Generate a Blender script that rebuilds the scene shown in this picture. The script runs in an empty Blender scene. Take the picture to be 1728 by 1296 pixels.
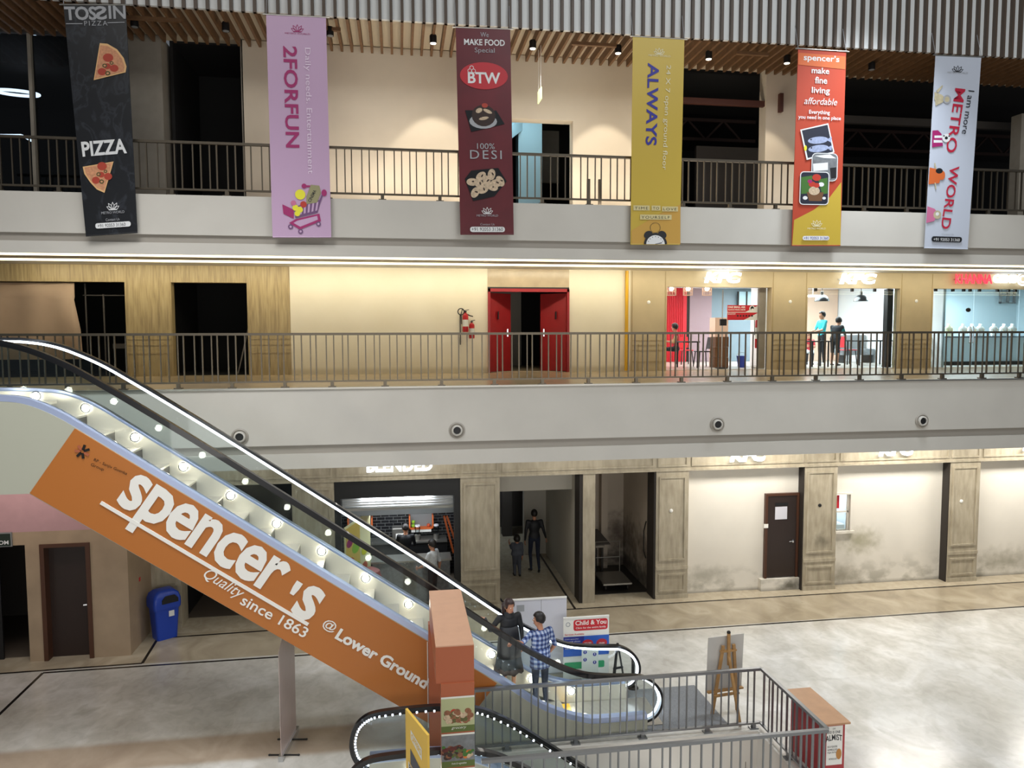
import bpy, bmesh, math, random
import numpy as np
from mathutils import Vector, Matrix
random.seed(7)
S = bpy.context.scene
COL = S.collection
PI = math.pi

# ------------------------------------------------------------------ camera
F_PX = 1246.25                       # focal length in pixels of a 1728 px wide frame
YAW, PITCH, ROLL, CAM_H = 0.151301, -0.0692912, -0.0025355, 6.5
_cy, _sy, _cp, _sp = math.cos(YAW), math.sin(YAW), math.cos(PITCH), math.sin(PITCH)
FWD = Vector((_sy*_cp, _cy*_cp, _sp)); _r = Vector((_cy, -_sy, 0)); _u = _r.cross(FWD)
RGT = math.cos(ROLL)*_r + math.sin(ROLL)*_u
UPV = -math.sin(ROLL)*_r + math.cos(ROLL)*_u
CAM = Vector((0, 0, CAM_H))
cd = bpy.data.cameras.new('camera'); cam = bpy.data.objects.new('camera', cd); COL.objects.link(cam)
cd.sensor_fit = 'HORIZONTAL'; cd.sensor_width = 36; cd.lens = 36*F_PX/1728; cd.clip_end = 200; cd.clip_start = .05
m4 = Matrix.Identity(4)
for i, v in enumerate((RGT, UPV, -FWD)):
    for j in range(3): m4[j][i] = v[j]
m4.translation = CAM
cam.matrix_world = m4
S.camera = cam

def ray(x, y): return (x-864)/F_PX*RGT - (y-648)/F_PX*UPV + FWD
def pY(x, y, Y): d = ray(x, y); return CAM + d*(Y/d.y)         # pixel -> point on the plane at depth Y
def pZ(x, y, Z=0.0): d = ray(x, y); return CAM + d*((Z-CAM_H)/d.z)

# ------------------------------------------------------------------ world, exposure, large lights
S.view_settings.view_transform = 'Standard'; S.view_settings.look = 'None'
S.view_settings.exposure = 0.0; S.view_settings.gamma = 1.0; S.view_settings.use_curve_mapping = False
w = bpy.data.worlds.new('atrium_air'); S.world = w; w.use_nodes = True
w.node_tree.nodes['Background'].inputs[0].default_value = (.80, .86, .95, 1)
w.node_tree.nodes['Background'].inputs[1].default_value = .13

def area(name, loc, size, power, col=(1, 1, 1), aim=(0, 0, -1), spread=None):
    l = bpy.data.lights.new(name, 'AREA'); l.energy = power; l.color = col
    l.shape = 'RECTANGLE'; l.size, l.size_y = size
    if spread: l.spread = math.radians(spread)
    o = bpy.data.objects.new(name, l); COL.objects.link(o); o.location = loc
    o.rotation_euler = Vector(aim).to_track_quat('-Z', 'Y').to_euler()
    return o
def spot(name, loc, power, col, deg, blend=.6, aim=(0, 0, -1), r=.04):
    l = bpy.data.lights.new(name, 'SPOT'); l.energy = power; l.color = col; l.spot_size = math.radians(deg); l.spot_blend = blend
    l.shadow_soft_size = r
    o = bpy.data.objects.new(name, l); COL.objects.link(o); o.location = loc
    o.rotation_euler = Vector(aim).to_track_quat('-Z', 'Y').to_euler()
    return o
COOL, WARM, CREAM = (.88, .94, 1), (1, .80, .52), (1, .90, .74)
# atrium ceiling lamps, high above the void, and one added fill
area('atrium_lamp_or_fill', (7.5, 4.5, 17.0), (9, 5), 760, (.93, .97, 1), (0.05, .25, -1))
area('atrium_lamp_or_fill', (-5, 4.0, 17.0), (6, 4), 330, (1, .96, .9), (0, .35, -1))
area('atrium_lamp_or_fill', (-3.8, 8.6, 13.4), (4, 3), 330, (.97, .98, 1), (-.05, .12, -1), 100)  # added fill to brighten the left floor, no known lamp
# added front fill from the unseen side behind the viewer, brightens the fascias
area('front_fill', (3, -5, 4.6), (22, 5), 1150, (1, .97, .92), (0, 1, .02))
area('atrium_lamp_or_fill', (9.6, 12.6, 13.6), (1.2, .8), 260, (.85, .92, 1), (-.1, -.1, -1), 100)
# ground floor corridor downlights
for x, p in ((8.4, 105), (12.4, 120), (16.4, 135), (4.0, 20), (0.2, 24), (-3.5, 12)):
    area('corridor_lamp', (x, 15.9, 4.25), (2.2, .5), p, (1, .95, .87), (0, .12, -1))
area('left_wall_fill', (-7.2, 14.6, 4.27), (2.5, .4), 34, (1, .86, .8), (0, .2, -1))  # added fill for the dark left wall, no lamp seen there
area('ceiling_bounce_fill', (3, 14.9, 9.1), (9, .3), 105, (1, .91, .78), (0, .1, 1))  # added fill, stands in for warm bounce onto the slatted ceiling
area('void_fill', (3.2, 9.6, -1.6), (3.5, .3), 40, (1, .98, .95), (0, .8, .5))  # added fill to brighten the white wall inside the opening
# first floor cove light above the shop fronts
for x, p in ((-6, 30), (-1, 34), (4, 36), (9, 30), (14, 26)):
    area('cove_lamp', (x, 18.0, 8.05), (5, .12), p, (1, .92, .70), (0, .55, -1))
area('lower_hall_lamp', (3, 6.5, -1.2), (5, 3), 260, (1, .97, .9))

# ------------------------------------------------------------------ materials
def srgb(*c):
    if len(c) == 1 and isinstance(c[0], str):
        h = c[0]; c = [int(h[i:i+2], 16) for i in (0, 2, 4)]
    return tuple(((v/255)/12.92 if v/255 <= .04045 else ((v/255+.055)/1.055)**2.4) for v in c)
MATS = {}
def mat(name, col='808080', rough=.55, metal=0, emit=0, alpha=None, noise=0, nscale=6, bump=0, bscale=40, stretch=None, spec=None, coat=0):
    if name in MATS: return MATS[name]
    m = bpy.data.materials.new(name); m.use_nodes = True; nt = m.node_tree; b = nt.nodes['Principled BSDF']
    c = srgb(col) if isinstance(col, str) else col
    b.inputs['Base Color'].default_value = (*c, 1); b.inputs['Roughness'].default_value = rough; b.inputs['Metallic'].default_value = metal
    if spec is not None: b.inputs['Specular IOR Level'].default_value = spec
    if coat: b.inputs['Coat Weight'].default_value = coat
    if emit:
        b.inputs['Emission Color'].default_value = (*c, 1); b.inputs['Emission Strength'].default_value = emit
    if noise or bump:
        g = nt.nodes.new('ShaderNodeNewGeometry'); mp = nt.nodes.new('ShaderNodeMapping')
        nt.links.new(g.outputs['Position'], mp.inputs['Vector'])
        if stretch: mp.inputs['Scale'].default_value = stretch
    if noise:
        n = nt.nodes.new('ShaderNodeTexNoise'); n.inputs['Scale'].default_value = nscale; n.inputs['Detail'].default_value = 6
        nt.links.new(mp.outputs[0], n.inputs['Vector'])
        r = nt.nodes.new('ShaderNodeValToRGB'); r.color_ramp.elements[0].position = .3; r.color_ramp.elements[1].position = .72
        r.color_ramp.elements[0].color = (*[v*(1-noise) for v in c], 1); r.color_ramp.elements[1].color = (*[min(1, v*(1+noise*.6)) for v in c], 1)
        nt.links.new(n.outputs['Fac'], r.inputs['Fac']); nt.links.new(r.outputs[0], b.inputs['Base Color'])
    if bump:
        n2 = nt.nodes.new('ShaderNodeTexNoise'); n2.inputs['Scale'].default_value = bscale
        nt.links.new(mp.outputs[0], n2.inputs['Vector'])
        bp = nt.nodes.new('ShaderNodeBump'); bp.inputs['Strength'].default_value = bump; bp.inputs['Distance'].default_value = .02
        nt.links.new(n2.outputs['Fac'], bp.inputs['Height']); nt.links.new(bp.outputs[0], b.inputs['Normal'])
    MATS[name] = m
    return m
def glass(name, tint=(.93, .97, .97), refl=.9):
    m = bpy.data.materials.new(name); m.use_nodes = True; nt = m.node_tree; nt.nodes.clear()
    o = nt.nodes.new('ShaderNodeOutputMaterial'); t = nt.nodes.new('ShaderNodeBsdfTransparent'); t.inputs[0].default_value = (*tint, 1)
    g = nt.nodes.new('ShaderNodeBsdfGlossy'); g.inputs['Roughness'].default_value = .03; g.inputs['Color'].default_value = (refl, refl, refl, 1)
    f = nt.nodes.new('ShaderNodeFresnel'); f.inputs[0].default_value = 1.35; x = nt.nodes.new('ShaderNodeMixShader')
    nt.links.new(f.outputs[0], x.inputs[0]); nt.links.new(t.outputs[0], x.inputs[1]); nt.links.new(g.outputs[0], x.inputs[2]); nt.links.new(x.outputs[0], o.inputs[0])
    MATS[name] = m; return m

class NT:
    """tiny node-tree writer for the handful of richer materials"""
    def __init__(s, name):
        s.m = bpy.data.materials.new(name); s.m.use_nodes = True; s.t = s.m.node_tree; s.b = s.t.nodes['Principled BSDF']; MATS[name] = s.m
        s.g = s.t.nodes.new('ShaderNodeNewGeometry'); s.sep = s.t.nodes.new('ShaderNodeSeparateXYZ'); s.l(s.g.outputs['Position'], s.sep.inputs[0])
    def n(s, ty, **k):
        x = s.t.nodes.new('ShaderNode'+ty)
        for a, v in k.items():
            if a.startswith('i_'): x.inputs[a[2:].replace('_', ' ')].default_value = v
            else: setattr(x, a, v)
        return x
    def l(s, a, b): s.t.links.new(a, b)
    def noise(s, scale, detail=5, stretch=(1, 1, 1), dist=0):
        mp = s.n('Mapping'); mp.inputs['Scale'].default_value = stretch; s.l(s.g.outputs['Position'], mp.inputs[0])
        x = s.n('TexNoise', i_Scale=scale, i_Detail=detail, i_Distortion=dist); s.l(mp.outputs[0], x.inputs['Vector']); return x.outputs['Fac']
    def ramp(s, f, *st):
        r = s.n('ValToRGB'); e = r.color_ramp.elements
        while len(e) < len(st): e.new(.5)
        for k, (p, c) in enumerate(st):
            e[k].position = p; e[k].color = (*(srgb(c) if isinstance(c, str) else c), 1)
        s.l(f, r.inputs[0]); return r.outputs[0]
    def mix(s, f, a, b, mode='MIX'):
        x = s.n('Mix', data_type='RGBA', blend_type=mode)
        for sock, v in ((x.inputs[0], f), (x.inputs[6], a), (x.inputs[7], b)):
            if hasattr(v, 'is_linked'): s.l(v, sock)
            elif isinstance(v, str): sock.default_value = (*srgb(v), 1)
            else: sock.default_value = v
        return x.outputs[2]
    def math(s, op, a, b=0.0, c=None):
        x = s.n('Math', operation=op)
        for k, v in enumerate((a, b, c)):
            if v is None: continue
            if hasattr(v, 'is_linked'): s.l(v, x.inputs[k])
            else: x.inputs[k].default_value = v
        return x.outputs[0]
    def band(s, ax, lo, hi, soft=.02):     # 1 inside lo..hi of a world axis
        v = s.sep.outputs[ax]
        a = s.n('MapRange', interpolation_type='SMOOTHSTEP'); s.l(v, a.inputs[0]); a.inputs[1].default_value = lo-soft; a.inputs[2].default_value = lo+soft
        b = s.n('MapRange', interpolation_type='SMOOTHSTEP'); s.l(v, b.inputs[0]); b.inputs[1].default_value = hi-soft; b.inputs[2].default_value = hi+soft
        return s.math('SUBTRACT', a.outputs[0], b.outputs[0])
    def col(s, c): s.l(c, s.b.inputs['Base Color'])
    def rough(s, r):
        if hasattr(r, 'is_linked'): s.l(r, s.b.inputs['Roughness'])
        else: s.b.inputs['Roughness'].default_value = r

def make_marble():
    k = NT('marble_floor')
    tile = k.n('TexVoronoi', distance='CHEBYCHEV', i_Scale=1.0, i_Randomness=.25)
    mp = k.n('Mapping'); mp.inputs['Scale'].default_value = (.85, 1.1, 0); k.l(k.g.outputs['Position'], mp.inputs[0]); k.l(mp.outputs[0], tile.inputs['Vector'])
    tb = k.n('SeparateColor'); k.l(tile.outputs['Color'], tb.inputs[0])
    vein = k.noise(.85, 7, (1, .75, 1), 1.0); fine = k.noise(6, 8, (1, .8, 1), .8)
    white = k.ramp(vein, (.30, 'ACA79D'), (.46, 'BFBBB2'), (.54, 'CECBC4'), (.62, 'DAD8D3'), (.72, 'B9B5AC'))
    white = k.mix(k.math('MULTIPLY', tb.outputs[0], .55), white, 'B4B1A9')
    white = k.mix(.14, white, k.ramp(fine, (.35, '9E9B93'), (.6, 'E6E4DE')))
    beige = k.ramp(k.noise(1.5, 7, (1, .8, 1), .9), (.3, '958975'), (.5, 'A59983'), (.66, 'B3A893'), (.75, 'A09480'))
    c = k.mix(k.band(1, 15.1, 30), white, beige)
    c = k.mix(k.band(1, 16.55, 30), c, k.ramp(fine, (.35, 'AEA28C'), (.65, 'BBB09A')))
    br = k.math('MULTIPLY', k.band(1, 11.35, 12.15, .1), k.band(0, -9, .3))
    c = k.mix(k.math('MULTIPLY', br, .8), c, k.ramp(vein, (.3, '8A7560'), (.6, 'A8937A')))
    k.col(c); k.rough(.2); k.b.inputs['Specular IOR Level'].default_value = .55
    return k.m
def make_stained(name, base, zlo, amt=1.0, tint='8C8878', x0=None, spots=()):
    k = NT(name)
    c = k.ramp(k.noise(1.1, 4), (.3, tuple(v*.93 for v in srgb(base))), (.7, base))
    f = k.n('MapRange'); k.l(k.sep.outputs[2], f.inputs[0]); f.inputs[1].default_value = zlo+.85; f.inputs[2].default_value = zlo
    dirt = k.math('MULTIPLY', f.outputs[0], k.ramp(k.noise(2.2, 10, (1, 1, 1.5)), (.48, (0, 0, 0)), (.66, (1, 1, 1))))
    c = k.mix(k.math('MULTIPLY', dirt, .75*amt), c, tint)
    foot = k.n('MapRange'); k.l(k.sep.outputs[2], foot.inputs[0]); foot.inputs[1].default_value = zlo+.10; foot.inputs[2].default_value = zlo
    c = k.mix(k.math('MULTIPLY', foot.outputs[0], .6*amt), c, '5E5646')
    for (sx, sz, rx, rz, col, st) in spots:      # patches of mould and damp with a shape of their own
        dx = k.math('DIVIDE', k.math('SUBTRACT', k.sep.outputs[0], sx), rx); dz = k.math('DIVIDE', k.math('SUBTRACT', k.sep.outputs[2], sz), rz)
        d = k.math('SQRT', k.math('ADD', k.math('MULTIPLY', dx, dx), k.math('MULTIPLY', dz, dz)))
        d = k.math('ADD', d, k.math('MULTIPLY', k.noise(5, 8), 1.1))
        mr = k.n('MapRange', interpolation_type='SMOOTHSTEP'); k.l(d, mr.inputs[0]); mr.inputs[1].default_value = 1.55; mr.inputs[2].default_value = .55
        c = k.mix(k.math('MULTIPLY', mr.outputs[0], st), c, col)
    k.col(c); k.rough(.75); return k.m
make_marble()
make_stained('bay_plaster', 'E4DFD4', 0, 1, '8C8878', spots=[(11.65, 1.12, .85, .5, '77713F', .6), (11.2, .25, .8, .4, '7B745E', .7), (9.7, .12, .5, .22, '4A4638', .9), (7.5, .45, .8, .35, '8F8C7C', .6), (15.9, .4, 1.3, .5, '857F69', .55)])
make_stained('store_plaster', 'B8AC9C', 0, 1.0, '3A2F28', spots=[(5.95, .9, .5, .9, '3B2A20', .8), (6.0, .2, .8, .5, '1E1A17', .8)])
k = NT('granite_cladding'); c = k.ramp(k.noise(9, 10, (1, 1, .25)), (.3, '9E9480'), (.5, 'ADA38E'), (.7, 'BAB19D'))
c = k.mix(k.math('MULTIPLY', k.ramp(k.noise(1.7, 5), (.5, (0, 0, 0)), (.75, (1, 1, 1))), .35), c, '857961')
dx = k.math('DIVIDE', k.math('SUBTRACT', k.sep.outputs[0], 10.45), .3); dz = k.math('DIVIDE', k.math('SUBTRACT', k.sep.outputs[2], 1.25), .35)
d = k.math('ADD', k.math('SQRT', k.math('ADD', k.math('MULTIPLY', dx, dx), k.math('MULTIPLY', dz, dz))), k.noise(6, 8))
mr = k.n('MapRange', interpolation_type='SMOOTHSTEP'); k.l(d, mr.inputs[0]); mr.inputs[1].default_value = 1.4; mr.inputs[2].default_value = .5
k.col(k.mix(k.math('MULTIPLY', mr.outputs[0], .6), c, '4A4636')); k.rough(.5)
k = NT('wood_laminate'); k.col(k.ramp(k.noise(5, 8, (5, 5, .35), .3), (.3, '94805C'), (.5, 'AF9A6E'), (.7, 'BDA97E'))); k.rough(.45)
k = NT('cream_plaster'); c = k.ramp(k.noise(.9, 5), (.3, 'E4DAC0'), (.7, 'ECE3CC'))
k.col(k.mix(k.math('MULTIPLY', k.band(2, 5.2, 5.62, .06), .45), c, 'A89670')); k.rough(.6)
k = NT('plaid_cloth')
wx = k.math('GREATER_THAN', k.math('FRACT', k.math('MULTIPLY', k.math('ADD', k.sep.outputs[0], k.math('MULTIPLY', k.sep.outputs[1], .6)), 13)), .5)
wz = k.math('GREATER_THAN', k.math('FRACT', k.math('MULTIPLY', k.sep.outputs[2], 13)), .5)
s = k.math('MULTIPLY', k.math('ADD', wx, wz), .5)
k.col(k.ramp(s, (.1, '1B2A5C'), (.5, '5A6C96'), (.95, 'A9B2C6'))); k.rough(.85)
k = NT('black_brick'); bt = k.n('TexBrick', i_Scale=1.0); 
bt.inputs['Color1'].default_value = (*srgb('15161A'), 1); bt.inputs['Color2'].default_value = (*srgb('1E2024'), 1); bt.inputs['Mortar'].default_value = (*srgb('6E7070'), 1)
bt.inputs['Mortar Size'].default_value = .006; bt.inputs['Brick Width'].default_value = .22; bt.inputs['Row Height'].default_value = .085
cb = k.n('CombineXYZ'); k.l(k.sep.outputs[0], cb.inputs[0]); k.l(k.sep.outputs[2], cb.inputs[1]); k.l(cb.outputs[0], bt.inputs['Vector']); k.col(bt.outputs['Color']); k.rough(.25)
k = NT('banner_black'); k.col(k.ramp(k.noise(4, 8, (1, 1, .6), 1.0), (.52, '16181C'), (.60, '2A2D33'), (.64, '17191D'))); k.rough(.35)
k = NT('escalator_steps_steel'); wv = k.math('GREATER_THAN', k.math('FRACT', k.math('MULTIPLY', k.sep.outputs[1], 45)), .5)
k.col(k.mix(wv, 'A09C94', 'DAD6CE')); k.rough(.3); k.b.inputs['Metallic'].default_value = .7
k = NT('grey_mat'); k.col(k.ramp(k.noise(60, 2), (.3, '6C6E70'), (.7, '7E8082'))); k.rough(.95)

glass('clear_glass'); glass('shop_glass', (.90, .96, .97), .8); glass('dark_glass', (.45, .48, .5), .9); glass('acrylic', (.9, .94, .96), .9)
mat('fascia_white', 'C2BEB5', .55, noise=.05, nscale=1.2); mat('fascia_grey', '9A948A', .5)
mat('mid_floor_stone', 'BBA88A', .25, noise=.12, nscale=3); mat('dark_stone', '2A2724', .3)
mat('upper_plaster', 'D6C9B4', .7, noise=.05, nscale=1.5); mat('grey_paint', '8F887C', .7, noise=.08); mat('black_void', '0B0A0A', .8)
mat('stripe_granite', '231F1C', .2); mat('reveal_dark', '2B2521', .6); mat('steel', '9C9A94', .32, .85); mat('bronze', '645C50', .38, .8)
mat('dark_metal', '2A2623', .45, .6); mat('black_rubber', '0C0C10', .28, coat=.4); mat('chrome', 'D5D8DC', .12, 1.0); mat('deck_alu', 'B9C6E6', .28, .45)
mat('skirt_steel', 'DAD5C8', .3, .45); mat('panel_white', 'ADAE9E', .45); mat('panel_orange', 'B06A2C', .35); mat('white_print', 'E9E7E0', .5)
mat('led_white', (.78, .87, 1), emit=6); mat('led_warm', (1, .86, .55), emit=3.2); mat('bulb_glow', (1, .93, .80), emit=34)
mat('lamp_glow', (1, .86, .66), emit=9); mat('sign_white', (.86, .93, 1), emit=2.4); mat('sign_red', (1, .05, .09), emit=1.1); mat('sign_pale', (1, .75, .78), emit=3)
mat('wood_slat', '6E4F33', .5, noise=.2, nscale=8); mat('slat_grey', 'CFD1D0', .5); mat('slat_brown', '4E4136', .5); mat('slat_back', 'CDBFA6', .7)
mat('orange_box', 'A55A3A', .4); mat('tan_lam', 'C79B7E', .45, noise=.05); mat('brown_door', '2C201C', .35); mat('door_frame', '4A2C1C', .4); mat('red_door', '9A1A1E', .45, noise=.1)
mat('black', '0E0E10', .5); mat('white', 'F0EFEA', .5); mat('red', 'C31F2A', .45); mat('blue_plastic', '1F3A9E', .35); mat('yellow_pipe', 'D9A516', .4); mat('grey', '7E8080', .5); mat('skin', 'B57F62', .55); mat('hair', '17110E', .5)

# ------------------------------------------------------------------ mesh builder
class MB:
    def __init__(s): s.v = []; s.f = []; s.mi = []; s.mats = []; s.cur = 0
    def m(s, name):
        if name not in s.mats: s.mats.append(name)
        s.cur = s.mats.index(name); return s
    def add(s, vs, fs):
        o = len(s.v); s.v += [Vector(p) for p in vs]
        for f in fs: s.f.append([o+i for i in f]); s.mi.append(s.cur)
        return s
    def box(s, x0, x1, y0, y1, z0, z1):
        return s.add([(x, y, z) for z in (z0, z1) for y in (y0, y1) for x in (x0, x1)],
                     [(0, 2, 3, 1), (4, 5, 7, 6), (0, 1, 5, 4), (2, 6, 7, 3), (0, 4, 6, 2), (1, 3, 7, 5)])
    def bar(s, a, b, w, h, up=(0, 0, 1)):           # rectangular bar between two points
        a, b = Vector(a), Vector(b); d = (b-a).normalized(); u = Vector(up)
        r = d.cross(u)
        if r.length < 1e-4: r = d.cross(Vector((1, 0, 0)))
        r.normalize(); u = r.cross(d); r *= w/2; u *= h/2
        vs = [p+i*r+j*u for p in (a, b) for j in (-1, 1) for i in (-1, 1)]
        return s.add(vs, [(0, 2, 3, 1), (4, 5, 7, 6), (0, 1, 5, 4), (2, 6, 7, 3), (0, 4, 6, 2), (1, 3, 7, 5)])
    def poly(s, pts): return s.add(pts, [list(range(len(pts)))])
    def prism(s, pts, vec):
        n = len(pts); vec = Vector(vec); a = [Vector(p) for p in pts]
        return s.add(a+[p+vec for p in a], [list(range(n))[::-1], list(range(n, 2*n))]+[(i, (i+1) % n, n+(i+1) % n, n+i) for i in range(n)])
    def loft(s, rings, cap=True, closed=False):
        n = len(rings[0]); vs = [p for r in rings for p in r]; fs = []
        R = len(rings)
        for k in range(R if closed else R-1):
            for i in range(n):
                j = (i+1) % n; q = (k+1) % R
                fs.append((k*n+i, k*n+j, q*n+j, q*n+i))
        if cap and not closed: fs += [list(range(n))[::-1], list(range((R-1)*n, R*n))]
        return s.add(vs, fs)
    def tube(s, path, r, n=8, closed=False, cap=True, sx=1.0):
        P = [Vector(p) for p in path]; rings = []; up = None
        for i, p in enumerate(P):
            a = P[i-1] if (i or closed) else p; b = P[(i+1) % len(P)] if (i < len(P)-1 or closed) else p
            d = (b-a).normalized()
            if up is None: up = Vector((0, 1, 0)) if abs(d.y) < .8 else Vector((1, 0, 0))
            side = d.cross(up).normalized(); up = side.cross(d).normalized()
            rr = r[i] if isinstance(r, (list, tuple)) else r
            rings.append([p+rr*(math.cos(2*PI*k/n)*side+sx*math.sin(2*PI*k/n)*up) for k in range(n)])
        return s.loft(rings, cap, closed)
    def rect_tube(s, path, w, h, wd=(0, 1, 0)):      # sweep a w (along wd) by h rectangle down a path in the plane across wd
        P = [Vector(p) for p in path]; W = Vector(wd)*w/2; rings = []
        for i, p in enumerate(P):
            d = (P[min(i+1, len(P)-1)]-P[max(i-1, 0)]).normalized(); q = d.cross(Vector(wd)).normalized()*h/2
            rings.append([p-W-q, p+W-q, p+W+q, p-W+q])
        return s.loft(rings)
    def lathe(s, prof, c=(0, 0, 0), n=20, axis=(0, 0, 1)):
        c = Vector(c); q = Vector((0, 0, 1)).rotation_difference(Vector(axis))
        return s.loft([[c+q@Vector((max(r, 1e-4)*math.cos(2*PI*k/n), max(r, 1e-4)*math.sin(2*PI*k/n), z)) for k in range(n)] for r, z in prof])
    def ell(s, c, r, n=14, k=8, rot=None):
        if not isinstance(r, (tuple, list)): r = (r, r, r)
        c = Vector(c); rings = []
        for i in range(k+1):
            t = -PI/2+PI*i/k; cr = max(math.cos(t), 1e-3)
            ring = [Vector((r[0]*cr*math.cos(2*PI*j/n), r[1]*cr*math.sin(2*PI*j/n), r[2]*math.sin(t))) for j in range(n)]
            rings.append([c+(rot@p if rot else p) for p in ring])
        return s.loft(rings)
    def build(s, name, mats=None, parent=None, smooth=False, origin=None, bev=0, loc=None):
        if mats is None: mats = s.mats
        if isinstance(mats, str): mats = [mats]
        if origin is None:
            if parent is not None: origin = ORG.get(parent, Vector((0, 0, 0)))
            else:
                xs = np.array([tuple(p) for p in s.v]); lo, hi = xs.min(0), xs.max(0); origin = Vector(((lo[0]+hi[0])/2, (lo[1]+hi[1])/2, lo[2]))
        origin = Vector(origin); me = bpy.data.meshes.new(name)
        me.from_pydata([tuple(p-origin) for p in s.v], [], s.f)
        for k in mats: me.materials.append(MATS[k])
        if len(mats) > 1: me.polygons.foreach_set('material_index', s.mi)
        bm = bmesh.new(); bm.from_mesh(me); bmesh.ops.recalc_face_normals(bm, faces=bm.faces); bm.to_mesh(me); bm.free()
        if smooth:
            me.polygons.foreach_set('use_smooth', [True]*len(me.polygons))
            if smooth != 'all': me.set_sharp_from_angle(angle=math.radians(40))
        o = bpy.data.objects.new(name, me); COL.objects.link(o)
        if parent is not None: o.parent = parent
        else: o.location = origin
        if parent is not None and parent not in ORG: pass
        if bev:
            b = o.modifiers.new('bevel', 'BEVEL'); b.width = bev; b.segments = 2; b.limit_method = 'ANGLE'; b.harden_normals = False
        ORG[o] = origin if parent is None else Vector(ORG.get(parent, (0, 0, 0)))
        return o
ORG = {}
def tag(o, label, cat, group=None, kind=None):
    o['label'] = label; o['category'] = cat
    if group: o['group'] = group
    if kind: o['kind'] = kind
    return o
def struct(o): o['kind'] = 'structure'; return o
def thing(name, label, cat, loc=(0, 0, 0), group=None):
    o = bpy.data.objects.new(name, None); COL.objects.link(o); o.location = loc; o.empty_display_size = .1
    ORG[o] = Vector(loc); return tag(o, label, cat, group)
def lthing(name, label, cat, loc, rz=0, group=None):       # built in local coordinates, then placed and turned
    o = thing(name, label, cat, loc, group); ORG[o] = Vector((0, 0, 0)); o.rotation_euler = (0, 0, rz); return o
def dup(root, loc=None, rz=None, label=None, group=None):
    r = root.copy(); COL.objects.link(r)
    if loc is not None: r.location = loc
    if rz is not None: r.rotation_euler = (0, 0, rz)
    if label: r['label'] = label
    if group: r['group'] = group
    ORG[r] = ORG.get(root, Vector())
    for ch in list(root.children):
        c = ch.copy(); COL.objects.link(c); c.parent = r
        for g in list(ch.children):
            d = g.copy(); COL.objects.link(d); d.parent = c
    return r

# ------------------------------------------------------------------ lettering and printed artwork
_TX = {}
def text2d(s, bold=0.0, shear=0.0, space=1.0, res=3):
    """2D outline mesh of a line of lettering: verts normalised so that x runs 0..w and cap height is 1"""
    key = (s, bold, shear, space)
    if key in _TX: return _TX[key]
    cu = bpy.data.curves.new('t', 'FONT'); cu.body = s; cu.size = 1; cu.offset = bold; cu.shear = shear; cu.space_character = space
    cu.resolution_u = res; cu.fill_mode = 'FRONT'
    o = bpy.data.objects.new('t', cu); COL.objects.link(o); dg = bpy.context.evaluated_depsgraph_get(); dg.update()
    me = bpy.data.meshes.new_from_object(o.evaluated_get(dg))
    vs = [tuple(v.co) for v in me.vertices]; fs = [list(p.vertices) for p in me.polygons]
    bpy.data.objects.remove(o); bpy.data.curves.remove(cu); bpy.data.meshes.remove(me)
    _TX[key] = (vs, fs); return vs, fs
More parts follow.
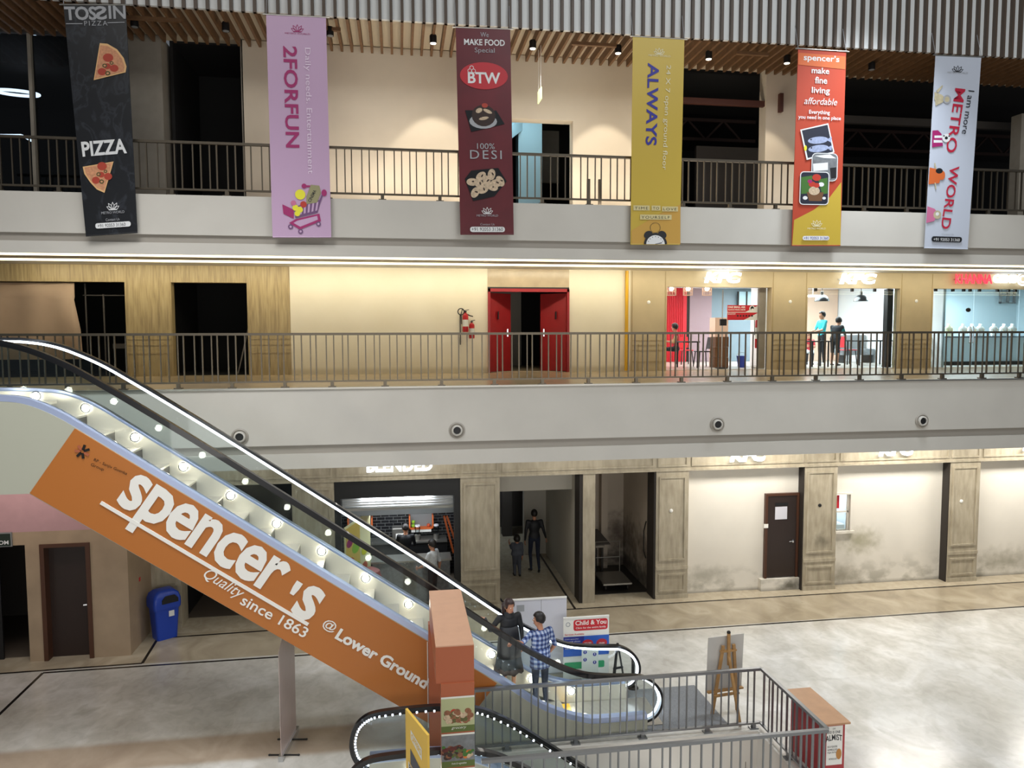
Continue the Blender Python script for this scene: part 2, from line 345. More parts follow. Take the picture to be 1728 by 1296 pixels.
class Sheet:
    """a printed face: maps (u across, v up) in 0..W x 0..H onto a four-cornered plane and lifts ink a hair off it"""
    def __init__(s, bl, br, tr, tl, W, H, parent, lift=.004):
        s.c = [Vector(p) for p in (bl, br, tr, tl)]; s.W, s.H, s.parent = W, H, parent
        s.n = (s.c[1]-s.c[0]).cross(s.c[3]-s.c[0]).normalized(); s.lift = lift; s.k = 1; s.mb = MB()
    def at(s, u, v, k=None):
        a, b = u/s.W, v/s.H; p = (s.c[0]*(1-a)+s.c[1]*a)*(1-b)+(s.c[3]*(1-a)+s.c[2]*a)*b
        return p+s.n*(s.lift*(1 if k is None else k))
    def step(s): s.k += .35; return s
    def poly(s, m, pts): s.mb.m(m).poly([s.at(u, v, s.k) for u, v in pts]); s.k += .03; return s
    def rect(s, m, u0, v0, u1, v1): return s.poly(m, [(u0, v0), (u1, v0), (u1, v1), (u0, v1)])
    def rrect(s, m, u0, v0, u1, v1, r):
        P = []
        for cx, cy, a in ((u1-r, v0+r, -90), (u1-r, v1-r, 0), (u0+r, v1-r, 90), (u0+r, v0+r, 180)):
            P += [(cx+r*math.cos(math.radians(a+t)), cy+r*math.sin(math.radians(a+t))) for t in (0, 30, 60, 90)]
        return s.poly(m, P)
    def disc(s, m, u, v, ru, rv=None, n=20, a0=0, rot=0):
        rv = rv or ru; P = []
        for i in range(n):
            t = 2*PI*i/n; x, y = ru*math.cos(t), rv*math.sin(t)
            P.append((u+x*math.cos(rot)-y*math.sin(rot), v+x*math.sin(rot)+y*math.cos(rot)))
        return s.poly(m, P)
    def ring(s, m, u, v, r, wd, n=24):
        for i in range(n):
            a, b = 2*PI*i/n, 2*PI*(i+1)/n
            s.mb.m(m).poly([s.at(u+q*math.cos(t), v+q*math.sin(t), s.k) for q, t in ((r, a), (r, b), (r-wd, b), (r-wd, a))])
        return s
    def line(s, m, u0, v0, u1, v1, wd):
        d = Vector((u1-u0, v1-v0)).normalized()*wd/2
        return s.poly(m, [(u0-d.y, v0+d.x), (u0+d.y, v0-d.x), (u1+d.y, v1-d.x), (u1-d.y, v1+d.x)])
    def text(s, m, body, box, ang=0, bold=.0, shear=0, name='lettering', fit=True, space=1.0, parent=None, extrude=0, arch=0):
        """lettering filling box=(u,v,w,h): lower-left corner, run length and letter height along the reading direction turned by ang degrees"""
        vs, fs = text2d(body, bold, shear, space)
        xs = [p[0] for p in vs]; ys = [p[1] for p in vs]; x0, x1, y0, y1 = min(xs), max(xs), min(ys), max(ys)
        u, v, W, H = box; ca, sa = math.cos(math.radians(ang)), math.sin(math.radians(ang)); mb = MB(); pts = []
        for p in vs:
            a = (p[0]-x0)/(x1-x0)*W; b = (p[1]-y0)/(y1-y0)*H
            if arch: b += arch*(1-(2*a/W-1)**2)
            pts.append((u+a*ca-b*sa, v+a*sa+b*ca))
        s.k += .3
        P = [s.at(a, b, s.k) for a, b in pts]; mb.m(m).add(P, fs)
        if extrude:
            off = s.n*extrude; nv = len(P)
            mb.v += []; mb.add([p+off for p in P], fs)
            ed = {}
            for f in fs:
                for i in range(len(f)):
                    e = (f[i], f[(i+1) % len(f)]); ed[e] = 1
            for (a, b) in list(ed):
                if (b, a) not in ed: mb.f.append([a, b, nv+b, nv+a]); mb.mi.append(mb.cur)
        return mb.build(name, None, parent or s.parent)
    def done(s, name='printed_artwork'):
        if s.mb.f: o = s.mb.build(name, None, s.parent); s.mb = MB(); return o
def lotus(sh, m, u, v, w):           # the crown-like flower emblem used on the hall's banners: outlined petals over a bar
    for a, l in ((-62, .50), (-34, .55), (0, .52), (34, .55), (62, .50)):
        t = math.radians(90-a); L = l*w; q = .15*w
        tip = (u+L*math.cos(t), v+L*math.sin(t)); b = (u+.08*w*math.cos(t), v+.03*w)
        mid = ((tip[0]+b[0])/2, (tip[1]+b[1])/2); nx, ny = -math.sin(t)*q*.7, math.cos(t)*q*.7
        pts = [b, (mid[0]-nx, mid[1]-ny), tip, (mid[0]+nx, mid[1]+ny)]
        for i in range(4): sh.line(m, *pts[i], *pts[(i+1) % 4], .022*w*1.6)
    sh.rect(m, u-.3*w, v-.02*w, u+.3*w, v+.02*w)

# ------------------------------------------------------------------ people
def seg(mb, a, b, ra, rb, n=10):
    a, b = Vector(a), Vector(b); mb.tube([a, b], [ra, rb], n); mb.ell(a, ra, 10, 6); mb.ell(b, rb, 10, 6)
def hand_fingers(mb, wr, d, palm, side, r=.0085, curl=.5, L=.075):
    d = Vector(d).normalized(); palm = Vector(palm).normalized(); acr = d.cross(palm).normalized()*side
    base = Vector(wr)+d*.085
    for i, (o, ln) in enumerate(((-.030, .88), (-.010, 1.0), (.010, .95), (.029, .76))):
        p0 = base+acr*o; c1 = (d+palm*curl*.5).normalized(); p1 = p0+c1*L*ln*.45
        c2 = (d+palm*curl*1.6).normalized(); p2 = p1+c2*L*ln*.33; c3 = (d+palm*curl*3).normalized(); p3 = p2+c3*L*ln*.25
        mb.tube([p0-d*.02, p0, p1, p2, p3], [r*1.1, r*1.1, r, r*.92, r*.7], 6)
    t0 = Vector(wr)+d*.03-acr*.03; t1 = t0+(d*.7-acr*.7+palm*.2).normalized()*.035; t2 = t1+(d+palm*.5).normalized()*.03
    mb.tube([t0, t1, t2], [r*1.3, r*1.2, r*.8], 6)
def person(label, loc, rz, P, cols, group=None, vox=.014, hair='short', r=None, skirt=None, coat=None, fingers=True, glasses=False):
    """P: joints in local metres, facing -Y. cols: material per segment class"""
    root = lthing('person', label, 'person', loc, rz, group); J = {k: Vector(v) for k, v in P.items()}
    g = dict(thigh=.078, knee=.055, ankle=.036, sh=.055, el=.042, wr=.027, hip=.165, waist=.135, chest=.165, depth=.62, head=1.0)
    if r: g.update(r)
    mb = MB(); segs = []
    pel, che, nec, hd = J['pelvis'], J['chest'], J['neck'], J['head']
    ax = (nec-pel).normalized(); side = (J['shL']-J['shR']).normalized(); fw = side.cross(ax).normalized()
    hside = (J['hipL']-J['hipR']).normalized(); hfw = hside.cross(ax).normalized()
    rings = []
    for t, rx, hs in ((-.16, .62, 1), (-.06, .98, 1), (.08, 1.0, 1), (.35, g['waist']/g['hip'], .6), (.62, g['chest']/g['hip'], .2), (.82, g['chest']/g['hip']*1.0, 0), (.93, .72, 0), (.985, .40, 0)):
        c = pel+(nec-pel)*t; s_, f_ = (hside*hs+side*(1-hs)), (hfw*hs+fw*(1-hs)); a = g['hip']*rx; b = a*g['depth']
        if rx < .7 and t > .8: b = a*.75
        rings.append([c+s_*a*math.cos(2*PI*i/16)+f_*b*math.sin(2*PI*i/16) for i in range(16)])
    mb.loft(rings)
    seg(mb, nec-ax*.04, hd-ax*.02, .052, .048)
    hl = (hd-nec).length; look = J.get('look', fw).normalized(); up = Vector((0, 0, 1)); hs_ = look.cross(up).normalized()*-1
    hs_ = up.cross(look).normalized(); rot = Matrix((hs_, -look, up)).transposed()
    q = g['head']
    mb.ell(hd+Vector((0, 0, .035*q)), (.074*q, .092*q, .098*q), 16, 10, rot); mb.ell(hd+look*.022*q-up*.035*q, (.058*q, .066*q, .080*q), 14, 8, rot)
    mb.ell(hd+look*.098*q-up*.005, (.013, .02, .024), 8, 6, rot)
    for s_ in (-1, 1): mb.ell(hd+hs_*s_*.076*q, (.012, .022, .033), 8, 6, rot)
    for sd in 'LR':
        sh, el, wr, hp, kn, an = (J[k+sd] for k in ('sh', 'el', 'wr', 'hip', 'kn', 'an'))
        seg(mb, nec-ax*.09, sh, .06, g['sh']); seg(mb, sh, el, g['sh'], g['el']); seg(mb, el, wr, g['el'], g['wr'])
        hdv = (wr-el).normalized(); hdv = J.get('hd'+sd, hdv).normalized(); J['hd'+sd] = hdv
        mb.ell(wr+hdv*.05, (.022, .022, .052), 10, 6, Vector((0, 0, 1)).rotation_difference(hdv).to_matrix())
        seg(mb, hp, kn, g['thigh'], g['knee']); seg(mb, kn, an, g['knee'], g['ankle'])
        toe = J.get('toe'+sd, an+Vector((0, -.15, -.05))); seg(mb, an-Vector((0, 0, .045)), toe, .036, .032)
        mb.ell(an+(an-toe).normalized()*.03-Vector((0, 0, .045)), .034)
        segs += [(sh, el, 'upper'), (el, wr, 'fore'), (wr, wr+hdv*.12, 'hand'), (hp, kn, 'thigh'), (kn, an, 'shin'), (an-Vector((0, 0, .03)), toe-Vector((0, 0, .01)), 'shoe')]
        segs += [(nec-ax*.09, sh, 'torso')]
    segs += [(pel, pel+ax*.02, 'thigh'), (pel+ax*.1, nec-ax*.06, 'torso'), (nec, hd, 'neck'), (hd, hd+up*.06, 'head'), (J['hipL'], J['hipR'], 'thigh')]
    raw = mb.build('t', 'skin', None, origin=(0, 0, 0)); md = raw.modifiers.new('r', 'REMESH'); md.mode = 'VOXEL'; md.voxel_size = vox
    sm = raw.modifiers.new('s', 'SMOOTH'); sm.iterations = 3; sm.factor = .5
    dg = bpy.context.evaluated_depsgraph_get(); dg.update(); me = bpy.data.meshes.new_from_object(raw.evaluated_get(dg)); bpy.data.objects.remove(raw)
    C = np.zeros(len(me.vertices)*3); me.vertices.foreach_get('co', C); C = C.reshape(-1, 3)
    out = MB(); out.v = [Vector(p) for p in C]; out.f = [list(p.vertices) for p in me.polygons]; nb = len(out.f)
    if fingers:
        for sd, k in (('L', 1), ('R', -1)):
            pm = J.get('palm'+sd, Vector((-k, 0, 0))); hand_fingers(out, J['wr'+sd], J['hd'+sd], pm, k)
    cen = np.array([np.mean([tuple(out.v[i]) for i in f], axis=0) for f in out.f[:nb]])
    best = np.full(nb, 9e9); lab = np.zeros(nb, int); names = []
    for a, b, nm in segs:
        a, b = np.array(a), np.array(b); d = b-a; t = np.clip(((cen-a)@d)/(d@d+1e-9), 0, 1); ds = np.linalg.norm(cen-(a+t[:, None]*d), axis=1)
        if nm == 'torso': ds *= .62
        if nm == 'thigh': ds *= .85
        if nm not in names: names.append(nm)
        k = ds < best; best[k] = ds[k]; lab[k] = names.index(nm)
    ms = [cols.get(nm, {'hand': 'skin', 'head': 'skin', 'neck': 'skin', 'fore': cols.get('upper', 'skin'), 'shin': cols.get('thigh', 'black'), 'shoe': 'black'}.get(nm, 'skin')) for nm in names]
    um = list(dict.fromkeys(ms+['skin'])); out.mats = um; out.mi = [um.index(ms[i]) for i in lab]+[um.index('skin')]*(len(out.f)-nb)
    body = out.build('body', um, root, smooth='all'); bpy.data.meshes.remove(me)
    # face
    for s_ in (-1, 1):
        e = MB().m('white').ell(hd+look*.088*q+hs_*s_*.031*q+up*.012, (.011, .008, .007), 8, 6, rot); e.m('black').ell(hd+look*.095*q+hs_*s_*.031*q+up*.012, (.005, .004, .005), 6, 5, rot); e.build('eye', None, root, smooth='all')
    MB().ell(hd+look*.088*q-up*.056*q, (.022, .009, .006), 10, 6, rot).build('mouth', cols.get('mouth', 'lip'), root, smooth='all')
    # hair: a cap that leaves the face free
    hm = MB(); rr = (.083*q, .101*q, .106*q); ringsN = 11; n = 22; base = hd+up*.038*q
    vs, fs = [], []
    for i in range(ringsN):
        for j in range(n):
            th = 2*PI*j/n; front = math.cos(th)           # 1 = towards the face
            lo = {'short': -.05-.62*(1-front)/2, 'long': -.05-.95*(1-front)/2, 'cap': .0-.35*(1-front)/2}[hair]
            lo = lo if front < .55 else max(lo, .30)
            t = PI/2*(1-i/(ringsN-1))+lo*i/(ringsN-1)*1.2
            jit = 1+.02*math.sin(7*th+3*i)
            vs.append(base+rot@Vector((rr[0]*jit*math.cos(t)*math.sin(th), -rr[1]*jit*math.cos(t)*front, rr[2]*math.sin(t))))
    for i in range(ringsN-1):
        for j in range(n): fs.append((i*n+j, i*n+(j+1) % n, (i+1)*n+(j+1) % n, (i+1)*n+j))
    hm.add(vs, fs); ho = hm.build('hair', cols.get('hair', 'hair'), root, smooth='all'); so = ho.modifiers.new('s', 'SOLIDIFY'); so.thickness = .014; so.offset = 0
    if hair == 'long':
        b = base-look*.05; rg = []
        for t, rx, ry in ((0, .085, .06), (-.08, .09, .06), (-.17, .085, .05), (-.26, .06, .035)): rg.append([b+up*t*q-look*.035+rot@Vector((rx*math.cos(2*PI*i/14), ry*math.sin(2*PI*i/14), 0)) for i in range(14)])
        MB().loft(rg).build('hair_length', cols.get('hair', 'hair'), root, smooth='all')
    return root, J
mat('lip', '8E4A40', .5)
def standing(h=1.7, **k):
    s = h/1.7
    P = dict(pelvis=(0, 0, .93), chest=(0, 0, 1.2), neck=(0, .01, 1.43), head=(0, -.01, 1.565), shL=(.185, 0, 1.385), shR=(-.185, 0, 1.385),
             elL=(.235, .02, 1.10), elR=(-.235, .02, 1.10), wrL=(.245, -.05, .86), wrR=(-.245, -.05, .86), hipL=(.09, 0, .90), hipR=(-.09, 0, .90),
             knL=(.095, -.01, .49), knR=(-.095, -.01, .49), anL=(.10, .02, .095), anR=(-.10, .02, .095), toeL=(.12, -.15, .035), toeR=(-.12, -.15, .035))
    P.update(k); return {a: (Vector(v)*s if a[:2] not in ('pa', 'lo', 'hd') else Vector(v)) for a, v in P.items()}
def seated(h=1.7, **k):
    s = h/1.7
    P = dict(pelvis=(0, 0, .53), chest=(0, .0, .8), neck=(0, -.02, 1.03), head=(0, -.05, 1.165), shL=(.185, 0, .985), shR=(-.185, 0, .985),
             elL=(.22, -.10, .73), elR=(-.22, -.10, .73), wrL=(.14, -.33, .76), wrR=(-.14, -.33, .76), hipL=(.09, 0, .52), hipR=(-.09, 0, .52),
             knL=(.11, -.43, .52), knR=(-.11, -.43, .52), anL=(.11, -.40, .095), anR=(-.11, -.40, .095), toeL=(.12, -.56, .035), toeR=(-.12, -.56, .035))
    P.update(k); return {a: (Vector(v)*s if a[:2] not in ('pa', 'lo', 'hd') else Vector(v)) for a, v in P.items()}

# ================================================================== THE SETTING
mat('dim_wall', '4A4541', .8); mat('dim_floor', '5A5147', .4); mat('corr_wall', 'B9B4A8', .7); mat('pink_lit_wall', 'AE8A8C', .7, noise=.05); mat('left_plaster', 'A08B72', .6, noise=.12, nscale=2.5)
mat('kfc_white', 'E9EEF2', .5); mat('kfc_floor', 'C9C4BA', .25); mat('kfc_beige', 'E2C3AC', .6); mat('kfc_blue', '6F8590', .6); mat('kfc_pink', '96838A', .6); mat('kfc_red', 'C81E2E', .5)
mat('jewel_wall', 'B9C9CF', .5); mat('shutter_silver', 'D5D8DA', .3, .35); mat('purlin_red', '4E2A20', .6); mat('purlin_dim', '2A1813', .7); mat('teal_lit', '9FC4D0', .6); mat('wall_cladding', 'C2B08C', .5, noise=.06, nscale=3)  # purlin_dim: purlin_red darkened, gloom of the openings put into the colour

# floors
f = MB()
for b in ((-13, 22, 10.95, 26), (-13, 22, 2, 9.15), (-13, .45, 9.15, 10.95), (5.75, 22, 9.15, 10.95)): f.box(*b, -.35, 0)
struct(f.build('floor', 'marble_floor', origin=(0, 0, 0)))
struct(MB().box(-13, 22, 4, 26, -4.9, -4.6).build('floor_lower', 'marble_floor'))
v = MB(); v.box(.45, 5.75, 10.91, 10.949, -1.1, -.002).box(.45, 5.75, 9.151, 9.19, -1.1, -.002).box(5.71, 5.749, 9.19, 10.91, -1.1, -.002)
struct(v.build('trim_void', 'fascia_white'))
g = MB().m('stripe_granite')
for a, b in (((2.35, 16.58), (20, 16.58)), ((-6.85, 14.98), (20, 15.08)), ((-5.1, 15.12), (-13, 14.98)), ((-5.1, 15.12), (-5.18, 16.35)), ((-5.18, 16.35), (1.4, 16.5)), ((-6.85, 14.98), (-6.85, 9)), ((2.43, 17.1), (2.05, 19.5)), ((4.02, 16.6), (4.0, 22.5)), ((2.43, 17.1), (2.38, 16.58))):
    g.bar((*a, .001), (*b, .001), .055, .006)
struct(g.build('trim_floor_stripes', None))

def frame(mb, x0, x1, z0, z1, y, w=.045, d=.025):
    mb.box(x0, x1, y-d, y, z1-w, z1).box(x0, x1, y-d, y, z0, z0+w).box(x0, x0+w, y-d, y, z0+w, z1-w).box(x1-w, x1, y-d, y, z0+w, z1-w)
# ground floor shop row
GP = [(-5.45, -4.84), (-2.42, -1.5), (1.36, 2.28), (6.1, 6.92), (9.96, 10.84), (14.0, 14.86), (18.0, 18.9)]
wg = MB(); tr = MB()
for a, b in GP:
    wg.box(a, b, 16.9, 17.4, 0, 3.15); frame(tr, a+.07, b-.07, .95, 3.02, 16.9); frame(tr, a+.07, b-.07, .17, .62, 16.9)
    tr.box(a, b, 16.87, 16.9, .0, .1); tr.box(a, b, 16.88, 16.9, .72, .80); frame(tr, a+.03, b-.03, 3.26, 3.9, 16.9)
wg.box(4.28, 4.58, 16.9, 17.4, 0, 3.15); wg.box(-5.45, 22, 16.9, 17.4, 3.15, 4.3)
for a, b in ((-4.84, -2.42), (-1.5, 1.36), (2.28, 6.1), (6.92, 9.96), (10.84, 14.0), (14.86, 18.0)): frame(tr, a+.06, b-.06, 3.26, 3.9, 16.9)
tr.box(-5.45, 22, 16.87, 16.9, 3.15, 3.2)
struct(wg.build('wall_shop_row', 'granite_cladding', origin=(0, 0, 0))); struct(tr.build('trim_pilaster_panels', 'granite_cladding'))
bw = MB()
bw.box(6.92, 9.96, 17.15, 17.3, 0, 3.15); bw.box(14.86, 18.0, 17.15, 17.3, 0, 3.15); bw.box(18.9, 22, 17.15, 17.3, 0, 3.15)
WX0, WX1, WZ0, WZ1 = 10.72, 11.36, 1.42, 2.36
bw.box(WX1, 14.0, 17.15, 17.3, 0, 3.15).box(10.6, WX0, 17.15, 17.3, 0, 3.15).box(WX0, WX1, 17.15, 17.3, 0, WZ0).box(WX0, WX1, 17.15, 17.3, WZ1, 3.15)
struct(bw.build('wall_bays', 'bay_plaster', origin=(0, 0, 0)))
jm = MB()
for x in (9.96, 14.0, 18.0): jm.box(x-.025, x, 16.92, 17.15, 0, 3.14)
jm.box(6.05, 6.1, 16.92, 17.4, 0, 3.14).box(4.2, 4.28, 16.92, 17.4, 0, 3.14)
struct(jm.build('trim_dark_jambs', 'reveal_dark'))
# left wall with two doorways and the return towards the bin
lw = MB()
lw.box(-13, -8.5, 15.55, 15.75, 0, 4.3).box(-7.33, -7.06, 15.55, 15.75, 0, 2.36).box(-6.15, -5.45, 15.55, 15.75, 0, 2.36).box(-8.5, -5.45, 15.55, 15.75, 2.36, 2.62)
lw.box(-5.65, -5.45, 15.75, 17.2, 0, 4.3)
struct(lw.build('wall_left', 'left_plaster', origin=(0, 0, 0)))
struct(MB().box(-8.5, -5.45, 15.55, 15.75, 2.62, 4.3).build('wall_left_upper', 'pink_lit_wall'))  # pink cast of a light put into the wall colour
def room(name, x0, x1, y0, y1, z0, z1, wall, floor=None, ceil=None, sides='lrbcf', t=.06):
    for k, mb, mm in (('l', MB().box(x0-t, x0, y0, y1, z0, z1), wall), ('r', MB().box(x1, x1+t, y0, y1, z0, z1), wall), ('b', MB().box(x0, x1, y1, y1+t, z0, z1), wall),
                      ('c', MB().box(x0-t, x1+t, y0, y1+t, z1, z1+t), ceil or wall), ('f', MB().box(x0, x1, y0, y1, z0, z0+.012), floor or wall)):
        if k in sides: struct(mb.build({'l': 'wall_left_', 'r': 'wall_right_', 'b': 'wall_back_', 'c': 'ceiling_', 'f': 'floor_'}[k]+name, mm))
room('washroom', -9.5, -5.7, 15.8, 18.2, 0, 2.8, 'dim_wall', 'dim_floor')
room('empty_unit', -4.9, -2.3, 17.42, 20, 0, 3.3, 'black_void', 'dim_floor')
room('juice_shop', -1.6, 1.45, 17.42, 20.0, 0, 2.95, 'dim_wall', 'dim_floor', sides='lrcf'); struct(MB().box(-1.6, 1.45, 20.0, 20.06, 0, 2.95).build('wall_back_juice_shop', 'black_brick'))
room('service_corridor', 2.22, 4.2, 17.42, 21.0, 0, 3.3, 'corr_wall', sides='lrc')
struct(MB().box(2.22, 4.2, 17.7, 17.85, 2.62, 3.3).build('trim_corridor_beam', 'corr_wall'))
room('cross_passage', .5, 7.5, 21.06, 24.2, 0, 3.2, 'dim_wall', sides='lrbc')
struct(MB().box(3.55, 4.2, 21.0, 21.25, 0, 3.2).build('wall_passage_pier', 'corr_wall'))
room('store', 4.6, 6.12, 17.42, 19.6, 0, 3.25, 'store_plaster', 'dark_stone')
struct(MB().box(5.42, 5.60, 19.35, 19.6, 0, 3.2).build('trim_store_pier', 'store_plaster'))
struct(MB().box(-13, 22, 14.2, 17.0, 4.3, 4.36).build('ceiling_ground', 'fascia_white'))

# fascias and slabs
def fascia(name, z, ym=14.0):      # z = bottom, groove0, groove1, top
    a = MB(); a.box(-13, 22, ym, ym+.22, z[2], z[3]); a.box(-13, 22, ym, ym+.22, z[0], z[1])
    struct(a.build('wall_fascia_'+name, 'fascia_white', origin=(0, 0, 0))); struct(MB().box(-13, 22, ym+.05, ym+.2, z[1], z[2]).build('trim_fascia_groove_'+name, 'fascia_grey'))
fascia('first', (3.99, 4.27, 4.43, 5.49)); fascia('second', (7.9, 8.11, 8.25, 8.95))
struct(MB().box(-13, 22, 14.2, 26, 5.2, 5.48).build('floor_first', 'mid_floor_stone')); struct(MB().box(-13, -8.3, 10.6, 14.0, 5.2, 5.47).build('floor_landing', 'mid_floor_stone')); struct(MB().box(-13, 22, 14.22, 25, 8.6, 8.94).build('floor_second', 'mid_floor_stone'))
struct(MB().box(-13, 22, 14.2, 19, 8.12, 8.18).build('ceiling_first', 'fascia_white'))
struct(MB().box(-13, 22, 13.97, 14.0, 5.47, 5.50).build('trim_slab_edge', 'steel'))
for z, y in ((7.885, 14.06), (7.80, 14.16)):  # lower line is a glowing stand-in for the upper one's reflection
    o = MB().box(-13, 22, y-.02, y+.02, z-.018, z+.018).build('cove_led_or_reflection', 'led_warm')
    tag(o, 'upper of the two warm light lines under the second floor edge' if z > 7.85 else 'lower, inner warm light line under the second floor edge', 'light strip')
# first floor walls
ww = MB(); Y1, Y2 = 18.75, 19.0
ww.box(-6.4, -5.36, Y1, Y2, 5.48, 7.72).box(-3.63, -2.62, Y1, Y2, 5.48, 7.72).box(-13, -2.62, Y1, Y2, 7.72, 8.12)
struct(ww.build('wall_timber', 'wood_laminate', origin=(0, 0, 0)))
tt = MB()
for a, b in ((-6.4, -5.36), (-3.63, -2.62)):
    for z in (6.02, 6.22, 6.36): tt.box(a+.02, b-.02, Y1-.012, Y1, z, z+.02)
    for x in (a+.015, b-.03, a+.2, b-.2): tt.box(x, x+.015, Y1-.012, Y1, 5.5, 6.3 if a+.1 < x < b-.1 else 8.1)
for a, b in ((6.03, 6.98), (9.97, 10.98), (13.78, 14.76)):
    for z in (5.72, 6.02, 6.15, 6.28): tt.box(a+.02, b-.02, Y1-.012, Y1, z, z+.018)
    for x in (a+.015, b-.03, a+.19, b-.21): tt.box(x, x+.012, Y1-.012, Y1, 5.5, 6.2 if a+.1 < x < b-.1 else 8.1)
struct(tt.build('trim_first_grooves', 'wood_laminate'))
cw = MB(); cw.box(-2.62, 2.24, Y1, Y2, 5.48, 8.12).box(4.35, 6.0, Y1, Y2, 5.48, 8.12)
struct(cw.build('wall_cream', 'cream_plaster', origin=(0, 0, 0)))
struct(MB().box(2.24, 4.35, Y1-.02, Y2, 7.66, 8.12).build('trim_door_header', 'mid_floor_stone'))
sw = MB()
for a, b in ((6.0, 7.0), (9.95, 11.0), (13.76, 14.78)): sw.box(a, b, Y1, Y2, 5.48, 7.7)
sw.box(6.0, 22, Y1, Y2, 7.7, 8.12)
struct(sw.build('wall_shopfront', 'wall_cladding', origin=(0, 0, 0)))
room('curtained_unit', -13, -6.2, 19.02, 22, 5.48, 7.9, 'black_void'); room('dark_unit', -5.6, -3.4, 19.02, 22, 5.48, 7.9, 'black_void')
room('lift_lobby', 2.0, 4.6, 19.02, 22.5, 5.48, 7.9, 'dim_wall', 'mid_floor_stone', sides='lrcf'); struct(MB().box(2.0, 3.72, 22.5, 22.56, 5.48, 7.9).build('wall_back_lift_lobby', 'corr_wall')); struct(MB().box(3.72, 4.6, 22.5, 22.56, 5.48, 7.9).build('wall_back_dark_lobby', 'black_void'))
room('diner', 6.9, 15.3, 19.02, 24.2, 5.48, 8.0, 'kfc_white', 'kfc_floor', sides='lrbcf'); room('jeweller', 15.4, 21, 19.02, 22.6, 5.48, 8.0, 'jewel_wall', 'kfc_floor')
# coloured wall panels of the diner, set against its back wall
for nm, x0, x1, mm in (('red', 1105, 1158, 'kfc_red'), ('dark', 1158, 1163, 'dark_metal'), ('rose', 1163, 1200, 'kfc_pink'), ('blue', 1200, 1300, 'kfc_blue'), ('peach', 1325, 1412, 'kfc_beige')):
    a, b = pY(x0, 560, 24.1).x, pY(x1, 560, 24.1).x
    struct(MB().box(a, b, 24.08+.01*(nm == 'dark'), 24.2, 5.5, 8.0).build('wall_panel_'+nm, mm))
ribs = MB()
a, b = pY(1112, 560, 24.0).x, pY(1156, 560, 24.0).x
for i in range(14): ribs.box(a+(b-a)*i/14, a+(b-a)*i/14+.02, 24.05, 24.08, 5.5, 8.0)
struct(ribs.build('trim_red_ribs', 'kfc_red'))
struct(MB().box(pY(1277, 560, 20.5).x, pY(1296, 560, 20.5).x, 20.5, 20.9, 5.5, 8.0).build('wall_diner_column', 'kfc_white'))
struct(MB().box(9.74, 9.93, 19.02, 19.12, 5.5, 7.7).build('trim_diner_edge', 'grey_paint')); struct(MB().box(13.58, 13.75, 19.02, 19.2, 5.5, 7.7).build('trim_diner_dark_edge', 'dark_metal'))
for n, (x0, x1, z1) in enumerate(((11.02, 13.74, 7.68), (14.8, 16.15, 7.7), (16.17, 17.6, 7.7), (17.62, 21, 7.7))):
    wn = struct(MB().box(x0, x1, 18.86, 18.872, 5.5, z1).build('window_%d' % (n+1), 'shop_glass'))
    cl = MB()
    for t in (.1, .5, .75, .9):
        x = x0+(x1-x0)*t; cl.box(x-.03, x+.03, 18.83, 18.9, z1-.07, z1+.01)
    struct(cl.build('window_clip', 'dark_metal', wn, origin=tuple(wn.location)))

# second floor
uw = MB(); Y3 = 15.7
uw.box(-3.02, 2.38, Y3, 16, 8.94, 12.3).box(2.38, 3.72, Y3, 16, 11.0, 12.3).box(3.72, 6.15, Y3, 16, 8.94, 12.3).box(8.1, 8.86, Y3, 16.01, 8.94, 12.3)
struct(uw.build('wall_second', 'upper_plaster', origin=(0, 0, 0)))
up = MB(); up.box(-5.2, -4.52, Y3, 16.3, 8.94, 12.3); up.box(-3.04, -3.0, Y3, 16, 8.94, 12.3); up.box(14.5, 15.3, Y3, 16, 8.94, 11.6)
struct(up.build('wall_second_pier', 'grey_paint', origin=(0, 0, 0)))
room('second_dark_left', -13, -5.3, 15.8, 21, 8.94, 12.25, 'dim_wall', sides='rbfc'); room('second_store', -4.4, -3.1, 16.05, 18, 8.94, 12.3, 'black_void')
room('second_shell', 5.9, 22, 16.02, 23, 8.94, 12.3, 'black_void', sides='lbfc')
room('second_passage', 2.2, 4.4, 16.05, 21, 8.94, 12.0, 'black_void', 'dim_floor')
struct(MB().box(2.85, 3.42, 17.6, 18.0, 8.96, 11.98).build('wall_passage_column', 'teal_lit')); struct(MB().box(3.42, 4.4, 20.2, 20.3, 10.6, 12).build('trim_passage_lintel', 'grey_paint'))
ob = MB().bar((2.3, 16.9, 10.9), (3.3, 18.4, 11.9), .3, .25); struct(ob.build('trim_passage_brace', 'teal_lit'))
struct(MB().box(-13, -5.2, Y3+.05, Y3+.07, 8.95, 12.2).build('window_5', 'dark_glass')); struct(MB().box(-6.92, -6.86, Y3-.03, Y3+.1, 8.95, 12.2).build('window_frame_second', 'grey_paint'))
# slatted soffit and slatted screen
struct(MB().box(-13, 22, 14.15, 16.0, 12.32, 12.4).build('ceiling_second', 'slat_back')); struct(MB().box(-13, 22, 14.07, 14.14, 12.2, 15).build('wall_screen_back', 'slat_grey'))
sl = MB(); sv = MB(); i = 0; x = -9.0
while x < 18.5:
    sl.box(x-.024, x+.024, 14.0, 15.66, 12.16, 12.32); sv.box(x-.026, x+.026, 13.99, 14.07, 12.16, 15); x += .1985
struct(sl.build('ceiling_slats', 'wood_slat')); struct(sv.build('wall_screen_slats', 'slat_brown'))
cr = MB()
for x0, x1, px in ((-1.95, -1.1, 0), (3.5, 4.2, 0), (-4.8, -3.9, 0), (6.9, 7.4, 0)): cr.box(x0-.1, x1-.1+.2, 14.45, 14.52, 12.10, 12.16)
struct(cr.build('trim_slat_crossbars', 'wood_slat'))

